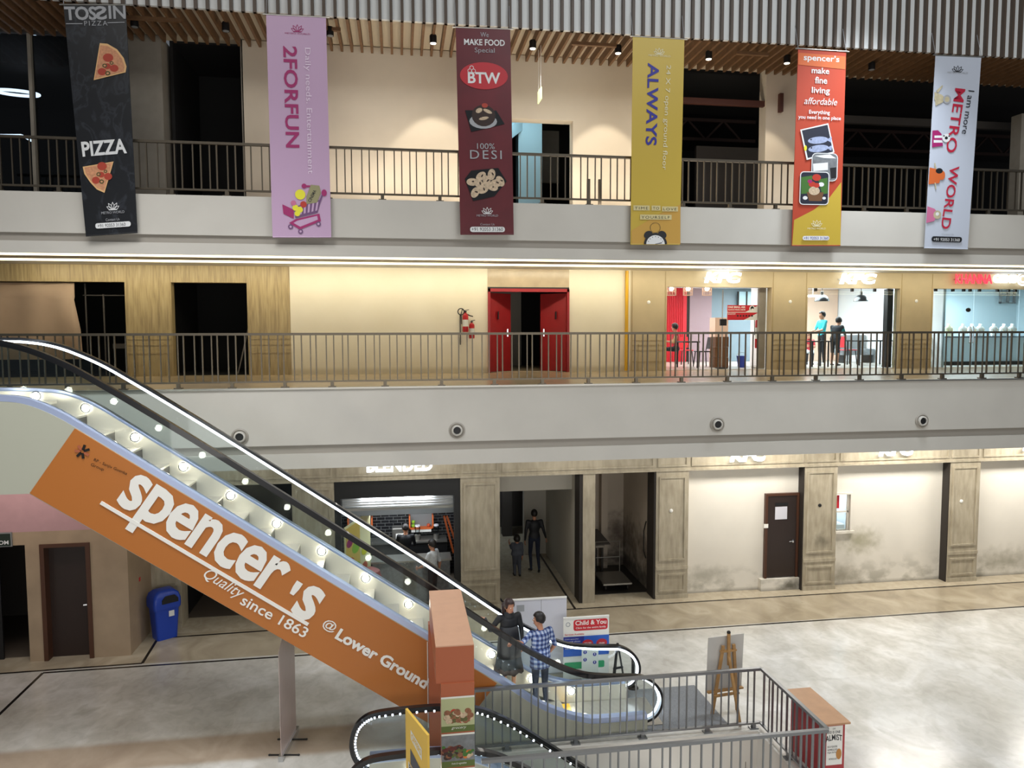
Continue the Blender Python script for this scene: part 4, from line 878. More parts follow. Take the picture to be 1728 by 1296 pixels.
# ================================================================== GROUND FLOOR THINGS IN THE OPEN HALL
# gateway over the top of the lower escalator
gw = thing('gateway_arch', 'tall orange and tan gateway box with food pictures, at the head of the lower escalator', 'gateway', (.65, 10, 0))
MB().box(.40, .88, 9.0, 11.02, 2.585, 2.6).build('top_panel', 'tan_lam', gw)
mb = MB(); mb.box(.40, .88, 9.0, 11.02, 2.12, 2.585); mb.build('beam', 'orange_box', gw)
MB().box(.46, .88, 8.98, 9.14, .0, 2.12).build('front_leg', 'orange_box', gw); MB().box(.38, .86, 10.9, 11.04, .0, 2.12).build('back_leg', 'orange_box', gw)
mat('veg_card', 'A9AE84', .5); mat('leaf_strip', '55652E', .5); mat('card_white', 'D9DAD2', .5); mat('wine_red', '5A1A12', .4, noise=.3, nscale=20); mat('amber', 'C9722A', .4, noise=.3, nscale=12); mat('veg_brown', '8A5A3E', .5, noise=.35, nscale=30); mat('veg_olive', '5A5A2E', .5, noise=.3, nscale=30)
g0 = pY(744, 1172, 8.97).z
def gcard(z1, z0, bg, foot, word, items, nm):
    s = Sheet((.46, 8.978, z0), (.88, 8.978, z0), (.88, 8.978, z1), (.46, 8.978, z1), 42, (z1-z0)*100, gw, .002)
    H = s.H; s.rect('card_white', 0, 0, 42, H); s.rect(bg, 0, 0, 42, H-2.4)
    if foot: s.rect(foot, 0, 0, 42, 8)
    for (u, v, r, m) in items: s.disc(m, u, v, r, r*.85, 12)
    s.done(nm)
    if word: s.text('card_white', word, (42*.3, 3, 42*.45, 3.4), 0, 0, .3)
rnd = random.Random(3)
it = [(6+rnd.random()*32, 13+rnd.random()*14, 2.6+rnd.random()*1.8, rnd.choice(['veg_brown', 'veg_brown', 'veg_olive', 'veg_red', 'food_cream'])) for k in range(60)]
gcard(1.95, 1.49, 'veg_card', 'leaf_strip', 'grocery', it, 'vegetable_picture')
it = [(2+rnd.random()*24, 12+rnd.random()*15, 2.2+rnd.random()*1.6, rnd.choice(['veg_olive', 'food_dark', 'veg_brown', 'veg_green', 'wine_red'])) for k in range(50)]+[(28+rnd.random()*12, 12+rnd.random()*10, 2+rnd.random()*1.3, rnd.choice(['amber', 'veg_green', 'food_cream'])) for k in range(16)]
gcard(1.47, 1.03, 'photo_grey', 'leaf_strip', 'fruits & vegetables', it, 'fruit_picture')
it = [(8+rnd.random()*26, 4+rnd.random()*28, 3+rnd.random()*2, rnd.choice(['wine_red', 'wine_red', 'food_dark'])) for k in range(26)]
gcard(1.01, .55, 'amber', None, '', it, 'bottle_picture')
# leaning price standee in front
mat('standee_yellow', 'D9B24A', .45); mat('standee_orange', 'D9804A', .45); mat('card_grey', '4A4A52', .5); mat('card_coral', 'C9654E', .5)
a, b_, c, d = pY(684, 1196, 8.35), pY(721, 1241, 8.0), pY(718, 1330, 8.0), pY(679, 1330, 8.35)
a = Vector((a.x, 8.35, a.z)); bs = Vector((b_.x, 8.0, b_.z))
sd = thing('promotion_standee', 'yellow promotion standee with a grey price label, left of the orange gateway', 'standee', ((a.x+bs.x)/2, 8.17, 0))
ft0, ft1 = Vector((a.x-.0, 8.35, 0)), Vector((bs.x, 8.0, 0)); nrm = (ft1-ft0).cross(Vector((0, 0, 1))).normalized()*.03
MB().prism([ft0, ft1, bs, a], -nrm).build('board', 'standee_yellow', sd)
foot = MB(); [foot.bar(p-nrm*6, p+nrm*6, .06, .03) for p in (ft0+Vector((0, 0, .015)), ft1+Vector((0, 0, .015)))]; foot.build('foot_bar', 'dark_metal', sd)
W_ = 100
sh = Sheet(Vector((ft0.x, ft0.y, 1.15)), Vector((ft1.x, ft1.y, 1.05)), bs, a, W_, W_, sd, .003)
sh.poly('card_white', [(25, 83), (75, 76), (75, 62), (25, 72)]); sh.poly('card_grey', [(22, 60), (78, 48), (78, 30), (22, 42)]); sh.poly('card_white', [(12, 42), (88, 28), (88, 15), (12, 29)]); sh.poly('card_coral', [(12, 27), (88, 12), (88, 0), (12, 0)]); sh.done('price_label')
sh.text('ink_black', 'BEST PRICE', (15, 32, 70, 9), -10, .03); sh.text('standee_yellow', 'OFFERS', (28, 73, 44, 8), -9, .02)
# thin acrylic standee
as_ = thing('standee', 'thin translucent standee on a silver base, left of the lower escalator', 'standee', (-1.82, 11.6, 0))
p0, p1 = Vector((-1.86, 11.22, 0)), Vector((-1.74, 12.02, 0)); e_ = (p1-p0).normalized(); nn = Vector((e_.y, -e_.x, 0))*.008
out = [p0+e_*(.79*t)+Vector((0, 0, z)) for t, z in ((.0, .06), (1, .06), (1, 1.72), (.88, 1.85), (.6, 1.90), (.25, 1.86), (.0, 1.7))]
mat('acrylic_rose', 'B9A6A0', .3, noise=.08, nscale=3)
MB().prism(out, nn).build('panel', 'acrylic_rose', as_)
MB().bar(p0-e_*.02+Vector((0, 0, .045)), p1+e_*.05+Vector((0, 0, .045)), .07, .09).build('base_rail', 'chrome', as_)
for t in (.2, .75):
    for s_ in (-1, 1):
        p = p0+e_*.8*t; MB().bar(p+Vector((0, 0, .012)), p+nn*s_*28+Vector((0, 0, .012)), .02, .015).ell(p+nn*s_*28+Vector((0, 0, .013)), (.022, .022, .013), 8, 6).build('foot', 'black', as_)
# litter bin
mat('bin_blue', '1B3FA6', .35)
bn = lthing('litter_bin', 'blue plastic litter bin with a hooded top beside the left wall corner', 'bin', (-5.06, 16.42, 0), .62)
def rr(w, d, z, r=.06, n=5):
    P = []
    for cx, cy, a in ((w/2-r, -d/2+r, -90), (w/2-r, d/2-r, 0), (-w/2+r, d/2-r, 90), (-w/2+r, -d/2+r, 180)):
        P += [Vector((cx+r*math.cos(math.radians(a+90*t/n)), cy+r*math.sin(math.radians(a+90*t/n)), z)) for t in range(n+1)]
    return P
MB().loft([rr(.42, .36, .0), rr(.50, .44, .66), rr(.53, .47, .66), rr(.53, .47, .71)]).build('body', 'bin_blue', bn, smooth=True)
MB().loft([rr(.56, .50, .69), rr(.57, .51, .76), rr(.56, .50, .88), rr(.50, .44, .98), rr(.36, .32, 1.04), rr(.2, .16, 1.06)]).build('hood', 'bin_blue', bn, smooth=True)
op = [Vector((.04+x, -.268, z)) for x, z in ((-.16, .80), (.17, .80), (.17, .88), (.10, .96), (-.09, .96), (-.16, .88))]
MB().prism(op, (0, .02, 0)).build('opening', 'black', bn)
MB().box(.02, .13, -.235, -.225, .5, .62).build('emblem', 'ink_white', bn)
# folding banner stands behind the escalator
def stand(label, x0, x1, y0, y1, h, panel, nm='roll_up_banner', cat='banner stand'):
    t = thing(nm, label, cat, ((x0+x1)/2, (y0+y1)/2, 0)); A, B = Vector((x0, y0, .07)), Vector((x1, y1, .07)); up = Vector((0, 0, h-.07))
    n = (B-A).cross(up).normalized()
    MB().prism([A, B, B+up, A+up], -n*.012).build('print', panel, t); MB().bar(A-Vector((0, 0, .03)), B-Vector((0, 0, .03)), .12, .07).build('base', 'steel', t); MB().bar(A+up, B+up, .025, .03).build('top_bar', 'white_print', t)
    return t, Sheet(A, B, B+up, A+up, 100, 100*up.length/(B-A).length, t, .003)
mat('banner_white', 'CFCFD8', .5)
t, s = stand('blank white banner stand behind the woman in black on the escalator', 2.02, 3.06, 13.3, 13.3, 1.53, 'banner_white'); s.line('grey', 53, 0, 53, s.H, .6).rect('ink_grey', 8, s.H-22, 22, s.H-10); s.done('faint_print')
t, s = stand('white, blue and green clinic poster stand behind the escalator foot', 2.93, 3.80, 13.0, 13.0, 1.24, 'white_print'); H = s.H
s.rrect('red', 22, H-29, 97, H-5, 5); s.done('title_box'); s.text('white_print', 'Child & You', (26, H-17, 68, 10), 0, .018); s.text('white_print', 'Clinic for the entire family', (27, H-26, 66, 5), 0, .01)
mat('poster_blue', '2A5FC0', .45); mat('poster_deep', '27348F', .45); mat('poster_green', '1FA36A', .45)
s.text('red', 'Services Available', (3, H-38, 42, 4), 0, .01); s.rect('poster_blue', 0, H-84, 100, H-41); s.rect('poster_deep', 0, H-68, 45, H-41); s.disc('red', 53, H-58, 12, 9); s.disc('red', 84, H-58, 12, 9)
s.rrect('poster_green', 2, H-112, 44, H-97, 3); s.rrect('poster_green', 52, H-112, 90, H-97, 3); s.ring('ink_grey', 10, H-14, 5, 1.5); s.done('service_panels')
for k in range(5): s.text('white_print', ('Child specialist', 'Dental clinic', 'Physiotherapy', 'Eye care', 'Vaccination')[k], (3, H-48-5*k, 30+4*(k % 2), 3))
s.text('white_print', 'OPD FEES', (45, H-58, 16, 3), 0, .01); s.text('white_print', 'FREE', (78, H-60, 12, 3), 0, .01)
# wayfinding glass panel
wf = thing('direction_sign', 'small clear direction sign with four blue round icons at the escalator foot', 'sign', (3.36, 12.72, 0))
MB().box(3.21, 3.52, 12.715, 12.725, .1, .78).build('panel', 'card_white', wf); MB().box(3.22, 3.51, 12.64, 12.80, 0, .04).build('base', 'dark_metal', wf); MB().box(3.35, 3.38, 12.7, 12.74, .04, .11).build('stem', 'dark_metal', wf)
s = Sheet((3.21, 12.714, .1), (3.52, 12.714, .1), (3.52, 12.714, .78), (3.21, 12.714, .78), 31, 68, wf, .002)
for u, v in ((6, 60), (6, 46), (24, 55), (24, 40)): s.disc('ink_blue', u, v, 3.4).rect('white_print', u-.5, v-1.6, u+.5, v+1.2).disc('white_print', u, v+1.7, .8)
s.done('icons')
pe = lthing('poster_easel', 'small black folding easel by the escalator newel', 'easel', (3.92, 12.8, 0), .25)
for x in (-.13, .13): MB().bar((x, -.02, .01), (0, .02, .78), .035, .03).build('leg', 'black', pe)
MB().bar((0, .14, .01), (0, .03, .74), .03, .03).build('back_leg', 'black', pe); MB().bar((-.1, 0, .32), (.1, 0, .32), .03, .03).build('cross_bar', 'black', pe)
rp = thing('rope_post', 'dark queue post standing beside the small black easel', 'post', (4.15, 12.62, 0))
MB().lathe([(.10, 0), (.10, .02), (.03, .03), (.03, .0)], (4.15, 12.62, 0), 16).build('base', 'dark_metal', rp); MB().lathe([(.032, .02), (.032, .55), (.045, .56), (.045, .62), (.0, .64)], (4.15, 12.62, 0), 14).build('pole', 'dark_metal', rp)
# mat at the foot
mt = MB().prism([(3.95, 11.15, .001), (5.32, 11.15, .001), (5.3, 12.55, .001), (3.95, 12.55, .001)], (0, 0, .008)).build('floor_mat', 'grey_mat'); tag(mt, 'grey floor mat in front of the escalator foot', 'mat')
# easel with a board
mat('easel_wood', 'A8804E', .5, noise=.15, nscale=12); mat('board_grey', 'B9B6B0', .6)
ez = lthing('display_easel', 'wooden easel seen from behind, standing right of the escalator mat', 'easel', (5.44, 11.5, 0), .12)
MB().bar((-.24, .05, .01), (-.10, -.03, 1.22), .05, .03, (0, 1, 0)).build('leg', 'easel_wood', ez); MB().bar((.24, .05, .01), (.10, -.03, 1.22), .05, .03, (0, 1, 0)).build('leg', 'easel_wood', ez)
MB().bar((0, -.42, .01), (0, -.05, 1.02), .045, .03, (0, 1, 0)).build('back_leg', 'easel_wood', ez); MB().bar((0, -.05, .88), (0, -.03, 1.44), .05, .03, (0, 1, 0)).build('mast', 'easel_wood', ez); MB().ell((0, -.03, 1.44), (.035, .03, .03), 10, 6).build('mast_clamp', 'dark_metal', ez)
for z, w_ in ((1.12, .15), (.34, .24)): MB().bar((-w_, .02-.04*z, z), (w_, .02-.04*z, z), .05, .03).build('cross_bar', 'easel_wood', ez)
MB().bar((-.34, .05, .40), (.34, .05, .40), .06, .03).build('ledge', 'easel_wood', ez)
bd = lthing('display_board', 'grey back of a board resting on the wooden easel', 'board', (5.44, 11.5, 0), .12)
MB().prism([(-.35, .072, .42), (.33, .072, .42), (.33, .025, 1.36), (-.35, .025, 1.36)], (0, .014, 0)).build('sheet', 'board_grey', bd)
# kiosk beyond the railing
kc = [pZ(1335, 1172, .88), pZ(1368, 1167, .88), pZ(1426, 1218, .88), pZ(1384, 1221, .88)]
kc = [Vector((5.92, 10.42, .9)), Vector((6.32, 10.42, .9)), Vector((6.32, 9.36, .9)), Vector((5.92, 9.36, .9))]
ks = thing('poster_kiosk', 'low red booth with a tan top and a palmist poster, outside the railing corner', 'kiosk', (6.12, 9.9, 0))
mat('kiosk_red', 'A8383C', .5); mat('kiosk_top', 'B58A66', .45, noise=.1)
MB().prism(kc, (0, 0, .03)).build('top_board', 'kiosk_top', ks, bev=.004); MB().box(5.97, 6.27, 9.42, 10.36, 0, .9).build('cabinet', 'kiosk_red', ks)
s = Sheet((5.985, 9.418, .28), (6.235, 9.418, .28), (6.235, 9.418, .86), (5.985, 9.418, .86), 25, 58, ks, .002)
s.rect('white_print', 0, 0, 25, 58); s.done('poster'); s.text('ink_black', 'PALMIST', (-4.5, 33, 29, 9), 3, .02, arch=3); s.text('ink_black', 'GOD IS ONE', (-1, 47, 22, 4), 0, .02); s.text('ink_black', 'BOX READER', (2, 26, 15, 3)); s.text('ink_black', 'NUMEROLOGY', (2, 21.5, 15, 3)); s.text('ink_black', 'PUJA PATH', (2, 17, 13, 3)); s.text('ink_black', 'ASTROLOGY', (4, 8, 13, 2.6)); s.text('ink_black', 'OM', (9, 53, 4, 2.4))
mat('palm_tan', 'B9803E', .5); s.disc('palm_tan', 19.5, 16, 4.2, 8); s.done('palm_picture')
# red sign inside the opening
rs = thing('opening_sign', 'red sign with white letters fixed inside the floor opening near its right corner', 'sign', (5.6, 10, -.9))
mat('sign_coral', 'C9503A', .45)
A, B = pY(1270, 1262, 10.4), pY(1320, 1310, 9.6)
A = Vector((5.05, 10.0, -.12)); B = Vector((5.55, 9.2, -.12))
MB().prism([A+Vector((0, 0, -.75)), B+Vector((0, 0, -.75)), B+Vector((0, 0, .0)), A+Vector((0, 0, .0))], (.012, .008, 0)).build('panel', 'sign_coral', rs)
s = Sheet(A+Vector((0, 0, -.75)), B+Vector((0, 0, -.75)), B, A, 94, 75, rs, .004); s.text('white_print', 'Pizza', (14, 28, 70, 34), 0, .04)
hg = MB(); hg.tube([A, A+Vector((0, 0, .2))], .006, 6).tube([B, B+Vector((0, 0, .2))], .006, 6); hg.build('hanger', 'steel', rs)

# ================================================================== PEOPLE
mat('coat_black', '14161C', .6, noise=.25, nscale=8); mat('dress_dark', '2A3036', .7, noise=.25, nscale=14); mat('lace_brown', '3A2E2A', .8, noise=.3, nscale=40); mat('jeans', '1B2438', .8, noise=.2, nscale=20); mat('skin_light', 'C9936F', .5); mat('trouser_dark', '1E2026', .8)
mat('hair_brown', '2A1512', .45); mat('shirt_white', 'C9CDD0', .8, noise=.15, nscale=30); mat('shirt_teal', '2FB3BD', .7); mat('teal_deep', '1E7E84', .7); mat('shirt_red', 'A8262E', .7); mat('kid_grey', '4A4E58', .8, noise=.2); mat('shirt_beige', 'B99A6E', .7)
zw = zat(n0, 1.78)
W = standing(1.56, elL=(.24, -.02, 1.13), wrL=(.20, -.16, .92), elR=(-.34, .06, 1.16), wrR=(-.36, .28, 1.30), hdR=(-.8, .6, .1), palmR=(0, 0, -1), look=(.25, -1, -.05), knL=(.09, -.03, .49), anR=(-.10, .0, .095))
zs = [zat(n0, x+.2)+0 for x in xs]
kx = min(range(len(xs)), key=lambda k: abs(xs[k]-1.72)); kx2 = min(range(len(xs)), key=lambda k: abs(xs[k]-2.2))
wo, J = person('woman in a black coat and dark lace skirt standing on the escalator', (1.76, 11.95, zs[kx]), .25, W,
    dict(upper='coat_black', fore='coat_black', torso='coat_black', thigh='dress_dark', shin='skin_light', shoe='dark_metal', skin='skin_light', hair='hair_brown'), hair='long', r=dict(hip=.16, waist=.13, chest=.155, thigh=.072))
def skirt(root, prof, m, nm, n=28, wob=.0, cy=0.0):
    rings = []
    for z, rx, ry in prof: rings.append([Vector((rx*(1+wob*math.sin(7*2*PI*i/n))*math.cos(2*PI*i/n), cy+ry*(1+wob*math.sin(7*2*PI*i/n))*math.sin(2*PI*i/n), z+(wob*.25*math.sin(9*2*PI*i/n) if z < .5 else 0))) for i in range(n)])
    o = MB().loft(rings, cap=False).build(nm, m, root, smooth='all'); k = o.modifiers.new('s', 'SOLIDIFY'); k.thickness = .012; return o
skirt(wo, [(1.12, .155, .115), (.98, .175, .135), (.84, .195, .155), (.70, .205, .165), (.60, .215, .175)], 'coat_black', 'coat_skirt', wob=.02)
skirt(wo, [(.92, .17, .13), (.70, .195, .155), (.52, .22, .185), (.42, .24, .205)], 'dress_dark', 'skirt', wob=.04); skirt(wo, [(.44, .236, .20), (.34, .25, .215)], 'lace_brown', 'lace_hem', wob=.07)
MB().loft([[Vector((r_*math.cos(2*PI*i/16), .0+r_*.85*math.sin(2*PI*i/16), z)) for i in range(16)] for z, r_ in ((1.27, .10), (1.33, .085), (1.36, .07))], cap=False).build('coat_collar', 'coat_black', wo, smooth='all')
M = standing(1.66, elR=(-.27, .03, 1.12), wrR=(-.26, -.12, .93), elL=(.40, .06, 1.27), wrL=(.60, .20, 1.42), hdL=(.9, .2, -.15), palmL=(0, 0, -1), look=(.84, -.62, .02), head=(.01, -.02, 1.575))
mo, J = person('man in a blue plaid shirt gripping the handrail at the escalator foot', (2.24, 11.66, zs[kx2]), PI+.35, M,
    dict(upper='plaid_cloth', fore='skin', torso='plaid_cloth', thigh='jeans', shin='jeans', shoe='dark_metal'), r=dict(hip=.16, waist=.155, chest=.175))
skirt(mo, [(1.10, .172, .125), (.98, .178, .13), (.86, .183, .135), (.77, .186, .138)], 'plaid_cloth', 'shirt_tail', wob=.01)
C1 = standing(1.72, knL=(.09, -.13, .50), anL=(.09, .02, .12), knR=(-.09, .03, .50), anR=(-.09, .22, .16), toeR=(-.1, .10, .03), elR=(-.26, .03, 1.10), wrR=(-.33, -.06, .90))
person('adult in a dark top and jeans walking away down the service corridor', (3.56, 19.4, 0), PI, C1, dict(upper='coat_black', fore='coat_black', torso='coat_black', thigh='jeans', shin='jeans', shoe='black'), vox=.018)
C2 = standing(1.05, elL=(.24, -.02, 1.22), wrL=(.30, -.1, 1.34), hdL=(.3, -.2, 1), knL=(.09, -.1, .5), anR=(-.1, .15, .12), toeR=(-.1, .03, .03))
person('small child in a dark grey outfit walking beside the adult in the corridor', (3.05, 19.2, 0), PI, C2, dict(upper='kid_grey', fore='kid_grey', torso='kid_grey', thigh='kid_grey', shin='kid_grey', shoe='black'), vox=.014, fingers=True)

# ================================================================== GROUND FLOOR DOORS, SIGNS, SHOPS
def lettersign(label, body, p0, p1, z0, h, Y, m, cat='shop sign', nm='illuminated_sign', bold=.05, shear=0, group=None, back=None, extra=None):
    t = thing(nm, label, cat, ((p0+p1)/2, Y, z0), group); s = Sheet((p0, Y, z0), (p1, Y, z0), (p1, Y, z0+h), (p0, Y, z0+h), (p1-p0)*100, h*100, t, .02)
    o = s.text(m, body, (0, 0, s.W, s.H), 0, bold, shear, 'letters', extrude=.035)
    MB().box(p0, p1, Y+.0, Y+.02, z0+h*.4, z0+h*.5).build('mounting_rail', 'steel', t); return t, s
lettersign('white glowing sign over the juice shop, half hidden by the balcony edge', 'BLENDED', -.76, .72, 3.36, .30, 16.86, 'sign_white', bold=.03)
lettersign('white glowing diner sign over the ground floor door bay', 'KFC', 7.93, 8.88, 3.34, .34, 16.86, 'sign_white', shear=.2)
lettersign('white glowing diner sign over the ground floor window bay', 'KFC', 11.90, 12.88, 3.37, .34, 16.86, 'sign_white', shear=.2)
lettersign('white glowing diner sign cut by the right edge, on the ground floor', 'KFC', 16.0, 16.95, 3.40, .34, 16.86, 'sign_white', shear=.2)
# small round caps on the pilasters
for (x, y, Y, lb, m) in ((1133, 862, 16.88, 'small pale cap on the ground floor pilaster beside the store room', 'white'), (1384, 853, 16.88, 'small dark cap on the stained ground floor pilaster', 'black'), (1623, 846, 16.88, 'small pale cap on the rightmost full ground floor pilaster', 'white'),
        (1095, 510, 18.73, 'small pale cap on the first floor pilaster by the yellow pipe', 'white'), (1334, 509, 18.73, 'small pale cap on the first floor pilaster between the two diner openings', 'white'), (1547, 508, 18.73, 'small pale cap on the first floor pilaster left of the jewellery shop', 'white')):
    p = pY(x, y, Y); o = MB().lathe([(.045, 0), (.045, .012), (.02, .022), (0, .022)], (p.x, Y+.02, p.z), 16, (0, -1, 0)).build('wall_disc', m, origin=(p.x, Y+.02, p.z)); tag(o, lb, 'wall cap', 'round caps on the pilasters')
# door in the plaster bay
dr = struct(MB().box(9.08, 9.86, 17.08, 17.14, .32, 2.40).build('door_1', 'brown_door'))
fm = MB(); fm.box(9.02, 9.08, 17.06, 17.15, .30, 2.46).box(9.86, 9.92, 17.06, 17.15, .30, 2.46).box(9.08, 9.86, 17.06, 17.15, 2.40, 2.46); fm.build('door_frame', 'door_frame', dr)
MB().box(9.28, 9.62, 17.07, 17.085, 2.15, 2.22).build('name_plate', 'black', dr); MB().box(9.28, 9.60, 17.068, 17.083, 1.80, 2.12).build('paper_notice', 'banner_white', dr)
MB().bar((9.78, 17.06, 1.23), (9.66, 17.05, 1.23), .02, .02).ell((9.78, 17.07, 1.23), (.03, .02, .05), 10, 6).build('door_handle', 'chrome', dr); MB().box(8.98, 9.09, 17.05, 17.07, 1.60, 1.70).build('door_closer_box', 'white', dr)
bs_ = struct(MB().box(8.9, 9.93, 17.0, 17.15, 0, .30).build('trim_door_step', 'bay_plaster'))
# service window
wn = struct(MB().box(WX0, WX1, 17.24, 17.25, WZ0, WZ1).build('window_6', 'clear_glass'))
f = MB(); f.box(WX0-.04, WX1+.05, 17.1, 17.16, WZ1, WZ1+.05).box(WX1, WX1+.05, 17.1, 17.16, WZ0-.05, WZ1).box(WX0-.04, WX1+.1, 17.06, 17.2, WZ0-.06, WZ0).box(WX0, WX1, 17.18, 17.22, 1.88, 1.92).box(WX1-.05, WX1, 17.18, 17.22, WZ0, WZ1); f.build('window_frame', 'bay_plaster', wn)
room('service_hatch', 10.5, 11.6, 17.32, 18.4, 1.0, 2.6, 'kfc_white'); area('hatch_lamp', (11.05, 17.8, 2.58), (.5, .3), 16, (.85, .93, 1))
o = MB().box(10.86, 11.12, 17.225, 17.238, 1.98, 2.32).build('window_notice', 'red'); tag(o, 'dark red notice behind the upper pane of the service window', 'notice')
cm = thing('drinks_machine', 'black and white drinks machine behind the lower pane of the service window', 'machine', (11.0, 17.7, 1.0)); MB().box(10.86, 11.1, 17.6, 17.8, 1.3, 1.78).build('body', 'black', cm); MB().box(11.14, 11.3, 17.6, 17.8, 1.3, 1.75).build('tank', 'steel', cm); MB().box(10.7, 11.5, 17.55, 17.9, 1.0, 1.46).build('counter', 'white', cm)
# doors of the washrooms on the left
d2 = struct(MB().box(-6.98, -6.20, 15.72, 15.76, .0, 2.30).build('door_2', 'brown_door'))
f = MB(); f.box(-7.06, -6.98, 15.52, 15.78, 0, 2.36).box(-6.22, -6.14, 15.52, 15.78, 0, 2.36).box(-6.98, -6.22, 15.52, 15.78, 2.29, 2.36); f.build('door_frame', 'door_frame', d2); MB().bar((-6.30, 15.70, 1.05), (-6.36, 15.68, 1.05), .03, .03).build('door_handle', 'chrome', d2)
d3 = struct(MB().box(-8.5, -7.9, 15.74, 15.78, 0, 2.34).build('door_3', 'black')); MB().bar((-7.95, 15.7, 1.2), (-7.95, 15.7, 1.5), .03, .03).build('door_handle', 'chrome', d3)
sg = thing('room_sign', 'dark green room sign with pale lettering over the left doorway', 'sign', (-7.85, 15.52, 2.38)); mat('sign_green', '16261C', .5)
MB().box(-8.25, -7.56, 15.50, 15.54, 2.37, 2.61).build('panel', 'sign_green', sg); MB().box(-8.27, -7.54, 15.51, 15.545, 2.35, 2.63).build('frame', 'grey', sg)
s = Sheet((-8.25, 15.498, 2.37), (-7.56, 15.498, 2.37), (-7.56, 15.498, 2.61), (-8.25, 15.498, 2.61), 69, 24, sg, .003); s.text('ink_white', 'ROOM', (32, 3, 34, 8), 0, .02)
o = MB().box(-5.448, -5.44, 16.15, 16.22, 1.32, 1.40).build('wall_sticker', 'red'); tag(o, 'tiny red sticker on the side wall above the blue bin', 'sticker')
# air jets in the fascia
for x, lb in ((405, 'round air nozzle in the white fascia nearest the escalator'), (771, 'round air nozzle in the white fascia below the fire extinguishers'), (1210, 'round air nozzle in the white fascia below the first diner opening'), (1555, 'round air nozzle in the white fascia at the far right')):
    y = {405: 737, 771: 726, 1210: 716, 1555: 710}[x]; p = pY(x, y, 14.0); t = thing('air_nozzle', lb, 'air nozzle', p, 'air nozzles along the first floor fascia')
    MB().lathe([(.15, -.01), (.155, .015), (.13, .03), (.115, .012)], p, 28, (0, -1, 0)).build('flange', 'fascia_grey', t, smooth=True); MB().lathe([(.105, .0), (.10, .06), (.075, .07), (.065, .03)], p, 24, (0, -1, 0)).build('nozzle_ring', 'fascia_white', t, smooth=True); MB().lathe([(.068, .02), (.068, .05), (.0, .05)], p, 20, (0, -1, 0)).build('throat', 'black', t)
# store room things
tr_ = thing('platform_trolley', 'flat metal platform trolley parked in the store room', 'trolley', (5.3, 17.9, 0))
MB().box(4.98, 5.72, 17.55, 18.5, .17, .21).build('deck', 'steel', tr_); h = MB(); h.tube([(5.02, 18.48, .2), (5.02, 18.48, 1.02), (5.68, 18.48, 1.02), (5.68, 18.48, .2)], .014, 8); h.tube([(5.02, 18.48, .6), (5.68, 18.48, .6)], .012, 8); h.build('push_handle', 'steel', tr_)
for x in (5.05, 5.62):
    for y in (17.65, 18.38): MB().lathe([(.0, -.02), (.07, -.02), (.07, .02), (.0, .02)], (x, y, .085), 14, (1, 0, 0)).build('caster', 'dark_metal', tr_)
ds = thing('work_table', 'dark table with a draped cover against the back of the store room', 'table', (5.0, 19.15, 0))
MB().box(4.62, 5.35, 18.75, 19.5, .78, .84).build('top', 'grey_paint', ds); [MB().box(x, x+.05, y, y+.05, 0, .78).build('leg', 'dark_metal', ds) for x in (4.64, 5.27) for y in (18.78, 19.42)]
MB().prism([(4.62, 18.72, .85), (5.5, 18.74, .86), (5.3, 19.3, 1.12), (4.62, 19.3, 1.12)], (0, 0, .02)).build('cover', 'dim_wall', ds)
pipe = MB(); [pipe.tube([(6.10, y, .8), (6.04, y, 1.0), (6.06, y+.05, 1.5), (6.1, y, 1.75)], .015, 6) for y in (17.62,)]; o = pipe.build('loose_cable', 'black'); tag(o, 'black loose cable on the stained right wall of the store room', 'cable')
# corridor poster and door leaf
mat('poster_rose', '8A3F52', .6, noise=.5, nscale=3); o = MB().box(1.2, 2.75, 24.12, 24.16, .9, 2.4).build('wall_poster', 'poster_rose'); tag(o, 'dim rose coloured poster at the end of the service corridor', 'poster')
d4 = struct(MB().box(4.1, 5.0, 23.6, 23.7, 0, 3.1).build('door_4', 'black_void')); MB().box(3.2, 3.5, 23.0, 23.4, 0, 3.2).build('wall_passage_column_far', 'dim_wall').__setitem__('kind', 'structure')
area('passage_fill', (2.6, 22.4, 3.1), (1.2, .6), 24, (.8, .92, 1), (-.1, .4, -1))  # added cool fill for the back of the passage and the poster
# ---- juice shop
js = struct(MB().box(-1.5, 1.36, 16.95, 17.2, 2.74, 3.15).box(-1.5, -1.36, 16.95, 17.2, 0, 2.74).box(1.22, 1.36, 16.95, 17.2, 0, 2.74).build('trim_juice_frame', 'black'))
sh = thing('roller_shutter', 'silver roller shutter rolled up over the juice shop counter', 'shutter', (-.07, 17.25, 2.4))
sb = MB(); [sb.lathe([(.035, -1.28), (.035, 1.28)], (-.07, 17.3, 2.47+.058*k), 8, (1, 0, 0)) for k in range(5)]; sb.box(-1.35, 1.21, 17.28, 17.32, 2.44, 2.74); sb.build('curtain', 'shutter_silver', sh); MB().box(-1.35, 1.21, 17.24, 17.36, 2.38, 2.44).build('bottom_bar', 'steel', sh)
struct(MB().box(-1.6, 1.45, 18.1, 18.4, 2.05, 2.9).build('trim_juice_bulkhead', 'grey'))
area('juice_lamp', (-.1, 18.8, 2.0), (2.2, .5), 34, (.9, .95, 1), (0, .3, -1)); area('shutter_lamp', (-.1, 17.22, 2.72), (1.6, .05), 22, (.9, .95, 1), (0, .7, -.5)); area('juice_lamp', (0, 17.7, 2.90), (2.0, .2), 14, (.8, .9, 1))
